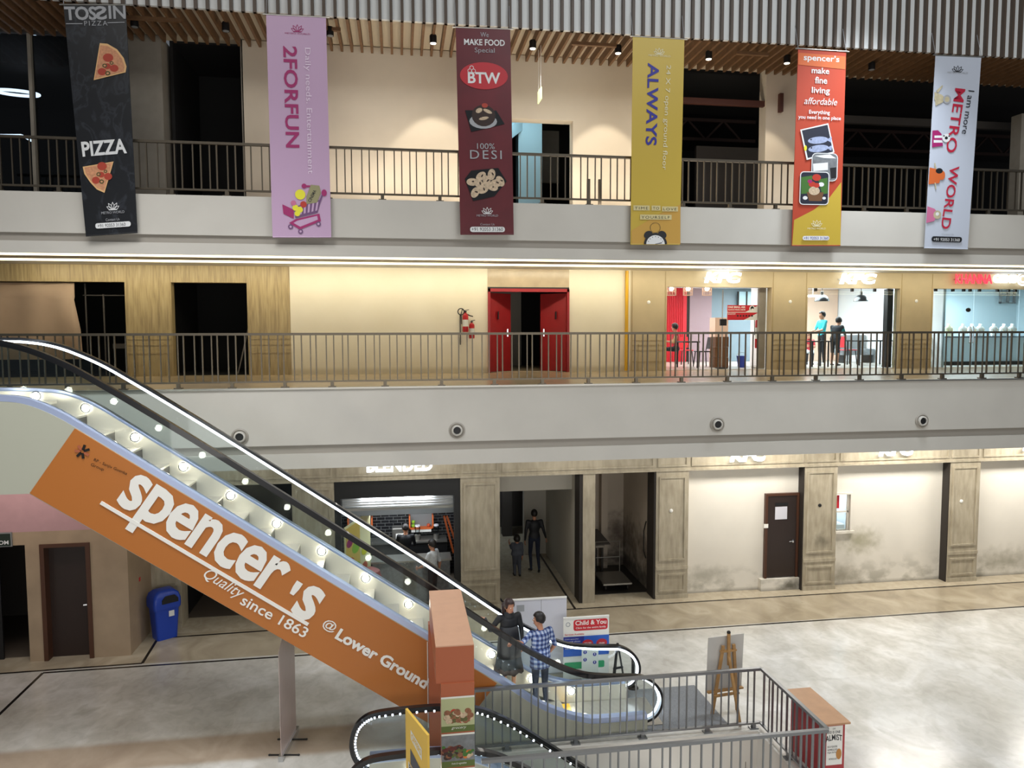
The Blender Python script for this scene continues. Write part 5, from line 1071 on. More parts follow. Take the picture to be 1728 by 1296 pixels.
for x in (-.35, .15):
    o = MB().m('steel').lathe([(.07, 0), (.07, .05), (.02, .06), (.02, .24)], (x, 17.6, 2.72), 14).m('lamp_glow').lathe([(.0, -.002), (.06, -.002), (.06, .0)], (x, 17.6, 2.72), 14).build('shop_spotlight', None); tag(o, 'left one of two round lights under the juice shop shutter' if x < 0 else 'right one of two round lights under the juice shop shutter', 'light', 'lights under the shutter')
mat('shelf_orange', 'D9692E', .5)
def fruitshelf(label, x0, x1, z0, z1, y):
    t = thing('wall_shelf', label, 'shelf', ((x0+x1)/2, y, z0)); m = MB(); w = .035
    m.box(x0, x0+w, y-.22, y, z0, z1).box(x1-w, x1, y-.22, y, z0, z1); m.build('end_panel', 'shelf_orange', t); MB().box(x0, x1, y-.22, y, z0, z0+w).build('shelf_board', 'shelf_orange', t); MB().box(x0+.06, x1-.06, y-.2, y, z0-.08, z0).build('light_box', 'white', t)
    MB().box(x0+w, x1-w, y-.02, y, z0+w, z1).build('back_panel', 'grey', t)
def apple(x, y, z, r, m, lb):
    t = lthing('apple', lb, 'fruit', (x, y, z), 0, 'fruit on the juice shop shelves')
    MB().lathe([(.001, .12*r), (.5*r, .02*r), (.9*r, .5*r), (r, 1.0*r), (.85*r, 1.5*r), (.4*r, 1.78*r), (.001, 1.62*r)], (0, 0, 0), 14).build('flesh', m, t, smooth=True); MB().tube([(0, 0, 1.6*r), (.15*r, 0, 2.2*r)], .08*r, 5).build('stem', 'olive', t)
mat('apple_green', '8FC23A', .4); mat('apple_red', 'C95A3A', .4)
fruitshelf('orange framed shelf of fruit on the black brick wall, right one in the juice shop', pY(690, 880, 19.95).x, pY(731, 880, 19.95).x, pY(690, 891, 19.95).z, pY(690, 868, 19.95).z, 19.98)
fruitshelf('orange framed shelf of fruit partly hidden behind the escalator handrail', pY(587, 885, 19.95).x, pY(629, 885, 19.95).x, pY(600, 893, 19.95).z, pY(600, 872, 19.95).z, 19.98)
for px_, py_, m, lb in ((697, 882, 'apple_green', 'green apple at the left end of the right hand fruit shelf'), (697.5, 878, 'apple_green', 'upper green apple resting at the left end of the right hand fruit shelf'), (723, 881, 'apple_red', 'red apple at the right end of the right hand fruit shelf'), (597, 886, 'apple_green', 'green apple on the shelf behind the escalator handrail'), (622, 885, 'apple_green', 'green apple at the right end of the shelf behind the escalator handrail')):
    p = pY(px_, py_, 19.86); zz = pY(690, 891, 19.95).z+.037 if px_ > 650 else pY(600, 893, 19.95).z+.037
    apple(p.x, p.y, zz+(.105 if py_ == 878 else 0), .05, m, lb)
ct = thing('juice_counter', 'dark grey juice shop counter behind the escalator', 'counter', (-.1, 17.9, 0)); MB().box(-.7, 1.15, 17.6, 18.1, 0, 1.0).build('front_cabinet', 'photo_grey', ct); MB().box(-.74, 1.19, 17.58, 18.15, 1.0, 1.04).build('top', 'steel', ct)
bc = thing('back_counter', 'black back counter with equipment along the brick wall', 'counter', (0, 19.6, 0)); MB().box(-1.3, 1.2, 19.4, 19.95, 0, .95).build('cabinet', 'black', bc); MB().box(-1.3, 1.2, 19.36, 19.96, .95, .99).build('top', 'steel', bc)
mat('menu_yellow', 'E0C060', .5); mat('menu_cream', 'E9E2B0', .5)
mb_ = thing('menu_board', 'bright coloured menu board at the left side of the juice shop', 'menu board', (-1.3, 17.5, 0)); A, B = pY(533, 880, 17.45), pY(575, 880, 17.45); A = Vector((-1.34, 17.42, .45)); B = Vector((-.80, 18.6, .45))
MB().prism([A, B, B+Vector((0, 0, 1.6)), A+Vector((0, 0, 1.5))], (.02, -.01, 0)).build('panel', 'menu_cream', mb_); s = Sheet(A, B, B+Vector((0, 0, 1.6)), A+Vector((0, 0, 1.5)), 60, 155, mb_, .03)
s.rect('menu_yellow', 2, 5, 34, 150)
for u, v, r, m in ((10, 110, 7, 'ink_magenta'), (24, 90, 9, 'apple_green'), (12, 60, 8, 'apple_red'), (26, 40, 8, 'apple_green'), (45, 70, 8, 'veg_yellow'), (44, 30, 7, 'apple_red'), (14, 25, 6, 'ink_pink')): s.disc(m, u, v, r, r*1.6, 12)
s.done('fruit_picture')
bl = thing('coffee_machine', 'white and steel machine on the back counter of the juice shop', 'machine', (-.05, 19.6, .99)); MB().box(-.25, .18, 19.45, 19.8, .99, 1.35).build('body', 'steel', bl, bev=.02); MB().box(-.15, .08, 19.4, 19.46, 1.06, 1.2).build('front', 'white', bl)
for k, (x, lb) in enumerate(((.42, 'steel blender on the back counter beside the white shirted man'), (.92, 'blender with a pale lid at the right end of the back counter'))):
    t = thing('blender', lb, 'blender', (x, 19.6, .99)); MB().lathe([(.08, 0), (.075, .12), (.05, .13)], (x, 19.6, .99), 14).build('base', 'steel', t, smooth=True); MB().lathe([(.05, .13), (.075, .34), (.07, .35)], (x, 19.6, .99), 14).build('jug', 'acrylic', t, smooth=True); MB().lathe([(.07, .35), (.06, .39), (0, .39)], (x, 19.6, .99), 14).build('lid', 'banner_white', t)
o = MB().bar((1.28, 18.2, 1.0), (1.05, 18.2, 1.95), .05, .05).bar((1.42, 18.2, 1.0), (1.12, 18.2, 1.95), .04, .05).build('leaning_strips', 'shelf_orange'); tag(o, 'orange strips leaning inside the right edge of the juice shop', 'strips')
hood = thing('server_hood', 'red hood shape low behind the glass in front of the juice shop counter', 'counter display', (-.75, 17.4, 0)); mat('hood_red', '8A3230', .5)
MB().lathe([(.27, .5), (.29, .75), (.23, .95), (.1, 1.02), (0, 1.03)], (-.75, 17.27, 0), 20).build('dome', 'hood_red', hood, smooth=True); MB().box(-1.0, -.5, 17.1, 17.42, 0, .5).build('base', 'white', hood)
person('juice shop worker in a black cap and top facing the brick wall', (.10, 18.75, .012), PI, standing(1.62, elR=(-.25, -.12, 1.1), wrR=(-.15, -.32, 1.05), elL=(.25, -.12, 1.1), wrL=(.15, -.32, 1.05)), dict(upper='coat_black', torso='coat_black', fore='coat_black', thigh='trouser_dark', shin='trouser_dark', shoe='black'), hair='cap', vox=.02)
person('juice shop worker in black at the left, behind the escalator handrail', (-1.0, 18.9, .012), PI+.6, standing(1.64, elR=(-.25, -.12, 1.1), wrR=(-.15, -.32, 1.05), elL=(.25, -.12, 1.1), wrL=(.15, -.32, 1.05)), dict(upper='coat_black', torso='coat_black', fore='skin', thigh='trouser_dark', shin='trouser_dark', shoe='black'), hair='short', vox=.02)
person('man in a pale short sleeved shirt at the juice shop counter', (.72, 17.25, 0), PI+1.0, standing(1.62, elR=(-.25, .06, 1.1), wrR=(-.28, .02, .86), elL=(.25, -.1, 1.1), wrL=(.18, -.3, 1.0)), dict(upper='shirt_white', torso='shirt_white', fore='skin', thigh='trouser_dark', shin='trouser_dark', shoe='black'), hair='short', vox=.02)

# ================================================================== FIRST FLOOR THINGS
# red double doors
for nm, x0, x1, y1_, lb in (('l', 2.28, 2.92, 19.35, 0), ('r', 4.31, 3.72, 19.35, 1)):
    d = struct(MB().prism([(x0, 18.82, 5.5), (x1, y1_, 5.5), (x1, y1_, 7.52), (x0, 18.82, 7.52)], (.0, .045, 0)).build('door_%d' % (5+lb), 'red_door'))
    e = (Vector((x1, y1_, 0))-Vector((x0, 18.82, 0))).normalized(); p = Vector((x0, 18.78, 0))+e*.34; hb = Vector((x0, 18.79, 0))+e*.7
    MB().bar(p+Vector((0, 0, 6.85)), p+Vector((0, 0, 7.05)), .1, .02).build('vision_panel', 'black', d); MB().bar(hb+Vector((0, 0, 6.4)), hb+Vector((0, 0, 6.6)), .03, .03).build('door_handle', 'chrome', d)
f = MB(); f.box(2.24, 2.30, 18.68, 18.8, 5.48, 7.62).box(4.29, 4.35, 18.68, 18.8, 5.48, 7.62).box(2.24, 4.35, 18.68, 18.8, 7.54, 7.62); struct(f.build('trim_red_frame', 'red_door'))
struct(MB().box(2.24, 4.35, 18.72, 18.9, 7.62, 7.66).build('trim_door_gap', 'black'))
o = MB().tube([(5.88, 18.68, 5.5), (5.88, 18.68, 8.1)], .045, 10).build('yellow_pipe', 'yellow_pipe', smooth=True); tag(o, 'yellow vertical pipe beside the first floor pilaster', 'pipe')
# fire extinguishers
mat('ext_red', 'B0181E', .35)
def extinguisher(label, p, h, r, hose=True, wall=True):
    t = lthing('fire_extinguisher', label, 'fire extinguisher', p)
    MB().lathe([(r*.9, 0), (r, .02), (r, h*.72), (r*.75, h*.8), (r*.3, h*.84), (r*.3, h*.88)], (0, 0, 0), 18).build('cylinder', 'ext_red', t, smooth=True); MB().lathe([(r*1.01, h*.25), (r*1.01, h*.55)], (0, 0, 0), 18).build('label_band', 'card_white', t)
    MB().box(-r*.4, r*.4, -.02, .02, h*.88, h*.94).bar((-r*.3, 0, h*.96), (r*1.2, 0, h*1.0), .02, .015).build('valve_lever', 'dark_metal', t)
    if wall: MB().bar((0, 0, h*.6), (0, 18.76-p[1], h*.6), .05, .03).build('wall_bracket', 'dark_metal', t)
    if hose: MB().tube([(0, -.02, h*.92), (-r*1.1, -.03, h*1.0), (-r*1.5, -.03, h*.8), (-r*1.3, -.02, h*.35)], .012, 6).build('hose', 'black', t)
p = pY(780, 564, 18.6); extinguisher('larger fire extinguisher with a hose hanging on the cream wall', (p.x+.08, 18.56, 6.52), .56, .075)
p = pY(795, 570, 18.6); extinguisher('smaller fire extinguisher on the wall, right of the larger one', (p.x+.02, 18.62, 6.36), .46, .07, False)
hr = thing('hose_reel', 'black ring shaped hose hanger above the fire extinguishers', 'hose hanger', (1.5, 18.7, 7.0)); pr_ = pY(778, 526, 18.68)
MB().tube([(pr_.x+.08*math.cos(2*PI*k/18), 18.68, pr_.z+.08*math.sin(2*PI*k/18)) for k in range(18)], .012, 6, closed=True).build('ring', 'black', hr); MB().bar((pr_.x-.02, 18.72, pr_.z-.08), (pr_.x-.02, 18.72, 6.2), .05, .02).build('back_strip', 'black', hr); MB().tube([(pr_.x+.07, 18.68, pr_.z-.02), (pr_.x+.22, 18.66, pr_.z-.1), (pr_.x+.3, 18.66, pr_.z-.12)], .014, 6).build('nozzle', 'dark_metal', hr)
# curtain on the left unit, ladder
mat('curtain_cloth', 'B79E86', .8, noise=.06, nscale=2)
cx0, cx1 = -12.5, pY(128, 520, 18.9).x; cm_ = MB(); N = 60; vs = []; fs = []
for i in range(N+1):
    for j, z in enumerate((5.9, 6.6, 7.3, 7.36, 7.7)):
        x = cx0+(cx1-cx0)*i/N; t = i/N; sag = .06*math.sin(t*14+z*2.2)+.03*math.sin(t*37); vs.append((x+(.10 if z < 6.7 and i == N else 0), 18.9+sag*(.5 if j > 2 else 1), z))
for i in range(N):
    for j in range(4): fs.append((i*5+j, (i+1)*5+j, (i+1)*5+j+1, i*5+j+1))
o = cm_.add(vs, fs).build('cloth_curtain', 'curtain_cloth', smooth='all', origin=(-8, 18.9, 5.9)); k = o.modifiers.new('s', 'SOLIDIFY'); k.thickness = .01; tag(o, 'pinkish beige cloth curtain across the far left opening', 'curtain')
o = MB().bar((-4.0, 19.3, 5.5), (-3.6, 19.4, 7.2), .05, .03).build('leaning_pole', 'bronze'); tag(o, 'pole leaning in the dark opening beside the timber pilaster', 'pole')
gb = MB().bar((-7.0, 19.1, 5.5), (-7.0, 19.1, 7.45), .03, .03).bar((-7.46, 19.1, 7.42), (-6.4, 19.1, 7.42), .02, .02).bar((-7.4, 19.1, 5.9), (-7.4, 19.1, 7.7), .02, .03).bar((-6.9, 19.3, 6.2), (-6.4, 19.3, 6.2), .04, .12).build('bare_frame', 'dim_wall'); tag(gb, 'thin bare frame in the dark opening beside the curtain', 'frame')
# shop signs
lettersign('white glowing diner sign over the first floor opening with red walls', 'KFC', 7.98, 9.02, 7.80, .29, 18.68, 'sign_white', bold=.05, shear=.2)
lettersign('white glowing diner sign over the first floor opening with black lampshades', 'KFC', 11.85, 12.95, 7.80, .29, 18.68, 'sign_white', bold=.05, shear=.2)
t, s = lettersign('red glowing jewellery sign with white second word at the far right', 'KHANNA', 15.36, 16.5, 7.84, .26, 18.68, 'sign_red', bold=.0)
s2 = Sheet((16.52, 18.66, 7.86), (17.25, 18.66, 7.86), (17.25, 18.66, 8.1), (16.52, 18.66, 8.1), 73, 24, t, .02); s2.text('sign_white', 'GEMS', (0, 0, 73, 24), 0, .05, name='letters', extrude=.04)
lg = MB(); [lg.tube([(17.5+r_*math.cos(2*PI*k/20), 18.66, 7.98+r_*math.sin(2*PI*k/20)) for k in range(20)], .022, 6, closed=True) for r_ in (.17, .09)]; lg.build('round_emblem', 'sign_white', t)
for x in (8.5, 12.4): area('sign_glow', (x, 18.5, 8.0), (.9, .3), 4, (.85, .93, 1), (0, .5, -.6))
# diner interior
area('diner_lamp', (8.6, 21.5, 7.95), (2.5, 2.5), 75, (1, .96, .92)); area('diner_lamp', (12.3, 21.5, 7.95), (2.4, 2.5), 330, (.95, .98, 1)); area('jeweller_lamp', (16.8, 20.8, 7.95), (4, 1.5), 330, (.88, .95, 1))
spot('wall_washer', (13.1, 22.9, 7.9), 60, (1, 1, 1), 70, .5, (.05, .9, -.6)); spot('red_washer', (7.75, 23.4, 7.9), 55, (1, .75, .7), 80, .6, (-.05, .6, -.8))
pw = MB()
for k, (px_, lb) in enumerate(((1133, 'leftmost glowing cage pendant lamp inside the red diner'), (1161, 'middle glowing cage pendant lamp inside the red diner'), (1193, 'rightmost glowing cage pendant lamp inside the red diner'))):
    p = pY(px_, 491, 19.9); t = thing('cage_pendant', lb, 'pendant lamp', p, 'cage pendants in the diner'); c = MB()
    for j in range(12): a = 2*PI*j/12; c.bar((p.x+.13*math.cos(a), p.y+.13*math.sin(a), p.z-.12), (p.x+.13*math.cos(a), p.y+.13*math.sin(a), p.z+.14), .008, .008)
    for zz in (-.12, 0, .14): c.tube([(p.x+.13*math.cos(2*PI*j/16), p.y+.13*math.sin(2*PI*j/16), p.z+zz) for j in range(16)], .008, 5, closed=True)
    c.build('cage', 'kfc_beige', t); MB().ell((p.x, p.y, p.z+.06), .065, 12, 8).build('bulb', 'lamp_glow', t, smooth=True); MB().tube([(p.x, p.y, p.z+.12), (p.x, p.y, 7.98)], .008, 5).build('cord', 'dark_metal', t)
for px_, lb in ((1387, 'black dome pendant lamp above the boy in teal'), (1453, 'black dome pendant lamp above the empty diner table')):
    p = pY(px_, 503, 20.6); t = thing('dome_pendant', lb, 'pendant lamp', p, 'black pendants in the diner'); MB().lathe([(.21, -.10), (.205, -.06), (.17, .02), (.10, .08), (.045, .10), (.04, .2), (.0, .21)], p, 24).build('shade', 'black_rubber', t, smooth=True); MB().lathe([(.0, -.07), (.05, -.07), (.06, -.02)], p, 14).build('bulb', 'grey', t); MB().tube([p+Vector((0, 0, .2)), (p.x, p.y, 7.98)], .01, 6).build('cord', 'dark_metal', t)
lt = MB().m('steel').bar((pY(1372, 500, 21.5).x, 21.51, 7.6), (pY(1372, 500, 21.5).x, 21.51, 8.0), .02, .02).m('lamp_glow').box(pY(1364, 500, 21.5).x, pY(1380, 500, 21.5).x, 21.48, 21.54, pY(1370, 501, 21.5).z, pY(1370, 498, 21.5).z).build('tube_light', None); tag(lt, 'short bright tube light at the upper left of the second diner opening', 'light')
# mask poster on a stand
ps = thing('notice_board', 'red and white face mask notice on a pole stand at the diner entrance', 'notice', (8.9, 19.2, 5.5)); a, b_ = pY(1227, 540, 19.15), pY(1281, 515, 19.15)
MB().box(a.x, b_.x, 19.15, 19.165, a.z, b_.z).build('panel', 'white_print', ps); W0, H0 = (b_.x-a.x)*100, (b_.z-a.z)*100; s = Sheet((a.x, 19.148, a.z), (b_.x, 19.148, a.z), (b_.x, 19.148, b_.z), (a.x, 19.148, b_.z), W0, H0, ps, .002)
s.poly('red', [(0, H0), (W0*.98, H0), (W0*.57, H0*.54), (0, H0*.54)]); s.poly('red', [(0, H0*.5), (W0*.98, H0*.5), (W0*.52, 0), (0, 0)]); s.disc('white_print', W0*.78, H0*.76, 8.5); s.disc('ink_black', W0*.78, H0*.78, 5, 6); s.disc('white_print', W0*.79, H0*.70, 4, 3)
for k in range(6): s.disc('ink_black', W0*(.33+.09*k), H0*.28, 2.6)
s.done('print_panels'); s.text('white_print', 'ONE SMALL ASK', (2, H0*.80, W0*.55, H0*.13), 0, .03); s.text('white_print', 'ALWAYS WEAR A MASK', (2, H0*.64, W0*.55, H0*.10), 0, .02); s.text('white_print', 'MANDATORY', (2, H0*.36, W0*.24, H0*.09), 0, .01)
p = pY(1219, 540, 19.3); MB().tube([(p.x, 19.3, 5.5), (p.x, 19.3, 7.66)], .018, 8).build('pole', 'steel', ps); MB().box(p.x-.09, p.x+.09, 19.22, 19.28, 6.68, 6.86).build('black_box', 'black', ps); MB().box(p.x-.14, p.x+.14, 19.2, 19.4, 5.5, 5.53).build('foot', 'black', ps)
p = pY(1280, 575, 19.05); extinguisher('tall red fire extinguisher beside the diner entrance edge', (pY(1280, 575, 19.5).x, 19.5, 6.05), 1.05, .10, True, False)
fs_ = thing('extinguisher_stand', 'thin stand under the tall fire extinguisher in the diner', 'stand', (pY(1280, 575, 19.5).x, 19.5, 5.495)); MB().bar((pY(1280, 575, 19.5).x, 19.5, 5.5), (pY(1280, 575, 19.5).x, 19.5, 6.05), .04, .04).build('pole', 'steel', fs_); MB().box(pY(1280, 575, 19.5).x-.15, pY(1280, 575, 19.5).x+.15, 19.4, 19.6, 5.495, 5.52).build('foot', 'steel', fs_)
# crates and boxes in the diner
for px0, px1, y0, y1, Y, m, lb, nm in ((1206, 1229, 612, 536, 20.6, 'kfc_beige', 'tall beige cabinet inside the red diner', 'cabinet'), (1206, 1230, 610, 568, 19.9, 'basket', 'stack of brown cardboard cartons in front of the tall beige cabinet', 'carton_stack'), (1251, 1263, 605, 588, 19.7, 'blue_plastic', 'blue bucket inside the red diner', 'bucket')):
    a, b_ = pY(px0, y0, Y), pY(px1, y1, Y); z0 = 5.495
    t = thing(nm, lb, nm.split('_')[0], ((a.x+b_.x)/2, Y+.2, z0)); 
    if nm == 'bucket': MB().lathe([(.10, 0), (.14, .32), (.15, .33), (.13, .32), (.09, .02)], ((a.x+b_.x)/2, Y+.2, z0), 18).build('pail', m, t, smooth=True); MB().tube([((a.x+b_.x)/2+.14*math.cos(q), Y+.2, z0+.33+.10*math.sin(q)) for q in [PI*i/8 for i in range(9)]], .006, 5).build('handle', 'steel', t)
    elif nm == 'cabinet': MB().box(a.x, b_.x, Y, Y+.4, z0, b_.z).build('body', m, t); MB().box(a.x+.02, (a.x+b_.x)/2-.005, Y-.012, Y, z0+.05, b_.z-.03).build('door', m, t); MB().box((a.x+b_.x)/2+.005, b_.x-.02, Y-.012, Y, z0+.05, b_.z-.03).build('door', m, t)
    else:
        n = 3; hh = (b_.z-z0)/n
        for k in range(n): MB().box(a.x+.01*k, b_.x-.01*(k % 2), Y, Y+.35, z0+hh*k, z0+hh*(k+1)-.008).build('carton', m, t)
wf_ = MB(); a, b_ = pY(1247, 515, 23.9), pY(1276, 492, 23.9); struct(MB().box(a.x, b_.x, 23.98, 24.05, a.z, b_.z).build('window_7', 'teal_lit')); 
for x in (a.x, (a.x+b_.x)/2, b_.x): wf_.box(x-.02, x+.02, 23.94, 24.0, a.z, b_.z)
struct(wf_.build('trim_diner_window', 'dark_metal'))
def cafe_table(label, x, y, w, d, z0=5.495, h=.75):
    t = thing('cafe_table', label, 'table', (x, y, z0), 'diner tables'); MB().box(x-w/2, x+w/2, y-d/2, y+d/2, z0+h-.035, z0+h).build('top', 'dark_metal', t)
    for sx in (-1, 1):
        for sy in (-1, 1): MB().bar((x+sx*(w/2-.05), y+sy*(d/2-.05), z0), (x+sx*(w/2-.05), y+sy*(d/2-.05), z0+h-.035), .035, .035).build('leg', 'black', t)
def cafe_chair(label, x, y, rz, m='red', z0=5.495):
    t = lthing('cafe_chair', label, 'chair', (x, y, z0), rz, 'diner chairs'); MB().box(-.2, .2, -.2, .2, .43, .46).build('seat', m, t, bev=.01); MB().prism([(-.19, .17, .52), (.19, .17, .52), (.17, .22, .86), (-.17, .22, .86)], (0, .02, 0)).build('backrest', m, t)
    for sx in (-1, 1):
        for sy in (-1, 1): MB().bar((sx*.16, sy*.16, .43), (sx*.2, sy*.2, 0), .025, .025).build('leg', 'black', t)
        MB().bar((sx*.16, .16, .45), (sx*.16, .19, .6), .02, .02).build('back_post', 'black', t)
P_ = lambda x, Y: pY(x, 600, Y).x
cafe_table('dark table beside the seated person in the red diner', P_(1160, 20.1), 20.1, .5, .6); cafe_chair('red chair pulled up at the table in the red diner', P_(1158, 22.0), 22.1, 0); cafe_chair('dark chair right of the table in the red diner', P_(1187, 20.4), 20.45, -PI/2, 'black')
cafe_table('long dark diner table near the white wall', P_(1468, 20.6), 20.6, 1.2, .7); cafe_table('small dark diner table in front of the seated child', P_(1376, 20.0), 19.95, .6, .5)
cafe_chair('red chair beside the long dark diner table', P_(1430, 21.2), 21.2, PI/2); 
bh = thing('bench_seat', 'long dark upholstered bench along the white diner wall', 'bench', (14.7, 22.2, 5.495)); a = 14.1; c_ = 15.25; MB().box(a, c_, 21.9, 22.4, 5.75, 5.95).build('seat', 'photo_grey', bh, bev=.02); MB().box(a, c_, 22.4, 22.5, 5.9, 6.4).build('backrest', 'grey', bh, bev=.02)
for x in (a+.1, c_-.1): MB().box(x-.04, x+.04, 21.95, 22.35, 5.495, 5.75).build('leg', 'black', bh)
person('person in a red and beige top seated at the table in the red diner', (P_(1141, 20.9), 20.9, 5.495), -PI/2-.3, seated(1.66, look=(-.5, -1, 0)), dict(upper='shirt_beige', torso='shirt_red', fore='skin', thigh='trouser_dark', shin='trouser_dark', shoe='black'), vox=.022)
person('boy in a teal shirt standing at the diner table, turned left', (P_(1391, 20.6), 20.75, 5.495), -PI/2, standing(1.62, elL=(.23, -.12, 1.12), wrL=(.16, -.34, 1.06), elR=(-.23, -.1, 1.12), wrR=(-.16, -.32, 1.0)), dict(upper='shirt_teal', torso='shirt_teal', fore='skin', thigh='trouser_dark', shin='trouser_dark', shoe='white'), vox=.022)
person('person in a dark teal top leaning forward right of the boy in teal', (P_(1407, 20.3), 20.25, 5.495), PI/2+.5, standing(1.45, neck=(0, -.12, 1.4), head=(0, -.2, 1.53), shL=(.185, -.10, 1.36), shR=(-.185, -.10, 1.36), chest=(0, -.06, 1.2), elL=(.23, -.2, 1.1), wrL=(.16, -.4, 1.02), elR=(-.23, -.2, 1.1), wrR=(-.16, -.4, 1.0)), dict(upper='teal_deep', torso='trouser_dark', fore='skin', thigh='trouser_dark', shin='skin', shoe='black'), vox=.022)
person('small child in red seated at the left edge of the second diner opening', (P_(1364, 21.5), 21.5, 5.495), -.4, seated(1.25), dict(upper='shirt_red', torso='shirt_red', fore='skin', thigh='shirt_white', shin='trouser_dark', shoe='black'), vox=.02)
# jewellery shop
jc = thing('display_counter', 'long pale glass topped display counter of the jewellery shop', 'counter', (17, 20.2, 5.495)); MB().box(15.4, 20, 20, 20.5, 5.495, 6.32).build('cabinet', 'jewel_wall', jc); MB().box(15.38, 20, 19.97, 20.53, 6.32, 6.36).build('top', 'chrome', jc); MB().box(15.4, 20, 19.97, 20.0, 5.495, 5.6).build('plinth', 'dark_metal', jc)
mat('bust_white', 'DCDDD8', .6); mat('gold', 'C9A23A', .3, .8)
for px_, lb, m in ((1601, 'cream necklace bust with gold, leftmost on the jewellery counter', 'ink_palegold'), (1625, 'second white necklace bust from the left on the jewellery counter', 'bust_white'), (1640, 'third white necklace bust from the left on the jewellery counter', 'bust_white'), (1654, 'fourth white necklace bust from the left on the jewellery counter', 'bust_white'), (1677, 'fifth white necklace bust from the left on the jewellery counter', 'bust_white'), (1694, 'sixth white necklace bust from the left on the jewellery counter', 'bust_white'), (1708, 'rightmost white necklace bust on the jewellery counter', 'bust_white')):
    p = pY(px_, 552, 20.25); t = lthing('necklace_bust', lb, 'display bust', (p.x, 20.25, 6.36), 0, 'necklace busts on the jewellery counter')
    MB().loft([[Vector((rx*math.cos(2*PI*i/16), ry*math.sin(2*PI*i/16), z)) for i in range(16)] for z, rx, ry in ((0, .07, .06), (.05, .08, .06), (.16, .13, .075), (.24, .14, .07), (.29, .09, .055), (.31, .045, .045), (.38, .042, .042))]).build('form', m, t, smooth='all')
    MB().tube([(.085*math.cos(a), -.075, .22+.09*math.sin(a)) for a in [PI+PI*i/10 for i in range(11)]], .006, 5).build('necklace', 'gold', t)
for px0, px1, y0, y1, lb in ((1576, 1588, 511, 486, 'small wall frame at the left of the jewellery shop'), (1687, 1713, 512, 486, 'square wall frame at the right of the jewellery shop')):
    a, b_ = pY(px0, y0, 22.5), pY(px1, y1, 22.5); m = MB(); w_ = .035
    for x in (a.x, b_.x-w_, (a.x+b_.x)/2): m.box(x, x+w_, 22.45, 22.55, a.z, b_.z)
    for z in (a.z, b_.z-w_, (a.z+b_.z)/2): m.box(a.x, b_.x, 22.45, 22.55, z, z+w_)
    o = m.build('wall_frame', 'grey'); tag(o, lb, 'frame', 'frames on the jewellery shop wall')
p = pY(1634, 523, 18.84); dh = thing('door_pull', 'round black lock and steel pull handles on the glass door of the jewellery shop', 'door handle', (p.x, 18.84, 6.0)); MB().ell((p.x, 18.84, p.z), (.08, .03, .06), 14, 8).build('lock', 'black', dh)
for dx in (.05, .16): MB().tube([(p.x+dx, 18.82, 5.98+.2), (p.x+dx, 18.80, 6.2), (p.x+dx, 18.80, 6.62), (p.x+dx, 18.82, 6.64)], .016, 8).build('pull_bar', 'chrome', dh)
for x in (15.0,):
    t = thing('wire_rack', 'small dark rack behind the railing at the left of the jewellery shop', 'rack', (15.05, 19.5, 5.495)); [MB().box(14.8, 15.35, 19.4, 19.6, 5.495+z, 5.495+z+.03).build('shelf', 'grey', t) for z in (.1, .45, .8)]; [MB().box(x2, x2+.03, 19.4, 19.6, 5.495, 6.35).build('upright', 'dark_metal', t) for x2 in (14.8, 15.32)]

# ================================================================== SECOND FLOOR THINGS
area('passage_fill', (2.9, 16.6, 11.9), (.6, .6), 22, (.75, .92, 1))  # added cool fill to brighten the teal column
for k, (px_, py_, on, lb) in enumerate(((227, 40, 0, 'unlit ceiling downlight nearest the black banner'), (381, 47, .15, 'unlit ceiling downlight left of the pink banner'), (557, 55, .15, 'unlit ceiling downlight just right of the pink banner'), (731, 68, 1, 'lit ceiling downlight just left of the maroon banner'), (899, 77, 1, 'lit ceiling downlight right of the maroon banner'), (1043, 85, 1, 'lit ceiling downlight just left of the yellow banner'),
        (1196, 95, .6, 'lit ceiling downlight right of the yellow banner'), (1328, 102, .8, 'lit ceiling downlight just left of the orange and yellow banner'), (1471, 113, .25, 'faint ceiling downlight right of the orange and yellow banner'))):
    p = pZ(px_, py_, 12.08); c = (p.x, p.y, 12.02)
    t = thing('ceiling_downlight', lb, 'downlight', (p.x, p.y, 12.02), 'downlights between the timber slats')
    MB().lathe([(.055, .16), (.068, .14), (.068, .0), (.06, .0), (.055, .02)], c, 18).build('housing', 'black', t, smooth=True)
    MB().lathe([(0, .012), (.055, .012), (.055, .0), (.05, -.004), (0, -.006)], c, 18).build('lens', 'lamp_glow' if on > .3 else 'grey', t)
    if on > .2: spot('downlight_beam', (p.x, p.y, 12.0), 150*on, (1, .92, .78), 62, .35, (.02, .32, -1), .04)
ex = thing('exit_sign', 'small pale green exit sign hanging edge-on below the slats, left of the yellow banner', 'exit sign', (3.0, 15.0, 11.3)); a = pY(912, 150, 14.9)
mat('sign_exit', (.62, .72, .38), emit=.9); MB().box(a.x-.012, a.x+.012, 14.8, 15.15, 11.15, 11.38).build('panel', 'sign_exit', ex); [MB().tube([(a.x, y, 11.38), (a.x, y, 12.2)], .005, 5).build('hanger', 'white', ex) for y in (14.86, 15.1)]
s = Sheet((a.x-.013, 15.15, 11.15), (a.x-.013, 14.8, 11.15), (a.x-.013, 14.8, 11.38), (a.x-.013, 15.15, 11.38), 35, 23, ex, .002); s.text('white_print', 'EXIT', (4, 6, 27, 11), 0, .02)
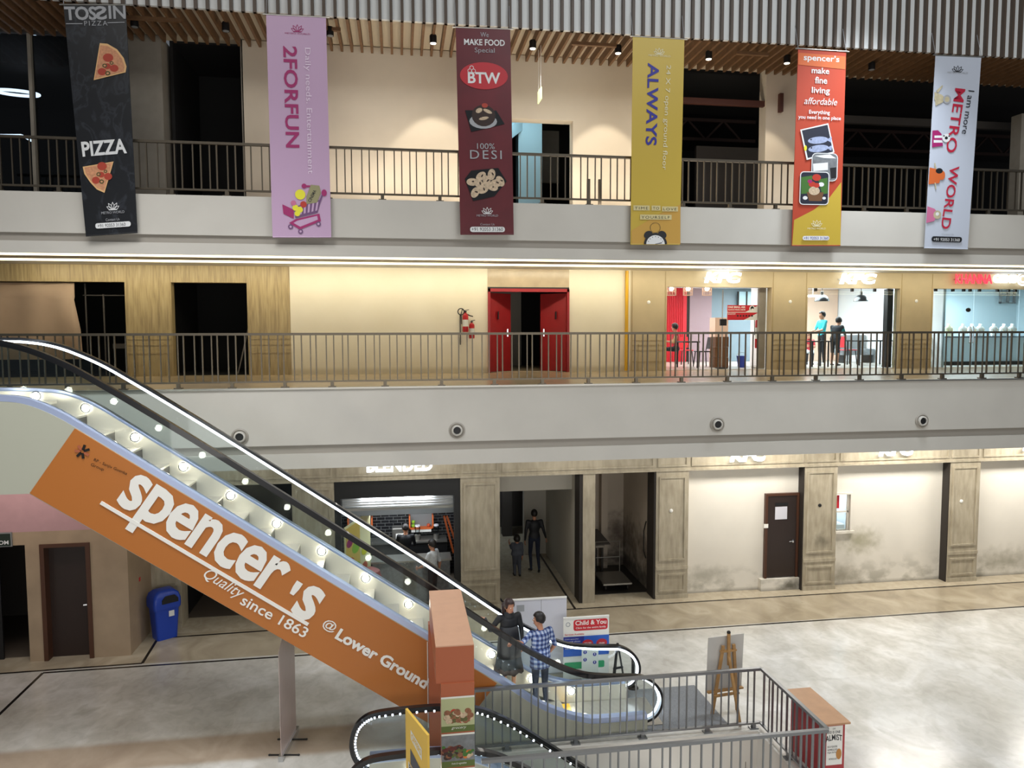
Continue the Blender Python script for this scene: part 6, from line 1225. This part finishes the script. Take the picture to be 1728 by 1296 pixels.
for px_, lb in ((993, 'left one of two bare posts in front of the second floor wall'), (1012, 'right one of two bare posts in front of the second floor wall')):
    a = pY(px_, 320, 14.9); t = thing('floor_post', lb, 'post', (a.x, 14.9, 8.95)); MB().box(a.x-.03, a.x+.03, 14.87, 14.93, 8.95, 9.62).build('tube', 'bronze', t); MB().box(a.x-.07, a.x+.07, 14.83, 14.97, 8.95, 8.97).build('base_plate', 'bronze', t)
sb_ = thing('steel_beam', 'rusty steel beam bolted to the second floor pillar beside the orange banner', 'beam', (7.2, 15.9, 11.5)); MB().box(6.1, 8.42, 15.75, 15.85, 11.50, 11.62).build('beam', 'purlin_red', sb_); MB().box(8.38, 8.46, 15.6, 15.86, 11.36, 11.76).build('end_plate', 'purlin_red', sb_)
o = MB().box(8.9, 20, 17.0, 17.12, 11.6, 11.78).build('steel_beam', 'dim_wall'); tag(o, 'long grey steel beam in the dark opening behind the white banner', 'beam')
for (x0, x1, y, z, lb) in ((6.1, 9.5, 19, 11.6, 'dim roof truss in the dark opening right of the yellow banner'), (11, 20, 19, 11.5, 'dim roof truss in the dark opening behind the white banner')):
    m = MB(); n = int((x1-x0)/.5)
    m.bar((x0, y, z), (x1, y, z), .08, .08).bar((x0, y, z+.5), (x1, y, z+.5), .08, .08)
    t = thing('roof_truss', lb, 'truss', ((x0+x1)/2, y, z), 'roof trusses'); m.build('chord', 'purlin_dim', t); m = MB()
    for i in range(n): m.bar((x0+.5*i, y, z+.5*(i % 2)), (x0+.5*(i+1), y, z+.5*((i+1) % 2)), .05, .05)
    m.build('web', 'purlin_dim', t)
o = MB().box(pY(1175, 260, 18).x, pY(1290, 260, 18).x, 18, 18.1, 8.95, pY(1230, 248, 18).z).build('stacked_boards', 'dim_wall'); tag(o, 'pale boards stacked in the dark opening right of the yellow banner', 'boards')  # dimness of the opening put into the boards' dark colour
for (px_, py_, rx, lb) in ((30, 157, .36, 'white glowing ring light seen in the dark glass at the far left'),):  # reflection in the glass, built as a glowing ring behind it
    p = pY(px_, py_, 17.4); o = MB().tube([(p.x+rx*math.cos(2*PI*k/28), p.y+.5*math.sin(2*PI*k/28), p.z+.09*math.sin(2*PI*k/28)) for k in range(28)], .032, 8, closed=True).build('ring_reflection', 'led_white', smooth=True); tag(o, lb, 'ring light')
a, b_, c_ = pY(-30, 228, 17.0), pY(36, 228, 17.0), pY(54, 238, 16.6); o = MB().bar(a, b_, .05, .03).bar(b_, c_, .05, .03).build('strip_reflection', 'led_white'); tag(o, 'bent white strip light glowing behind the far left railing', 'strip light')  # another reflection in the glass, built as a glowing bent strip
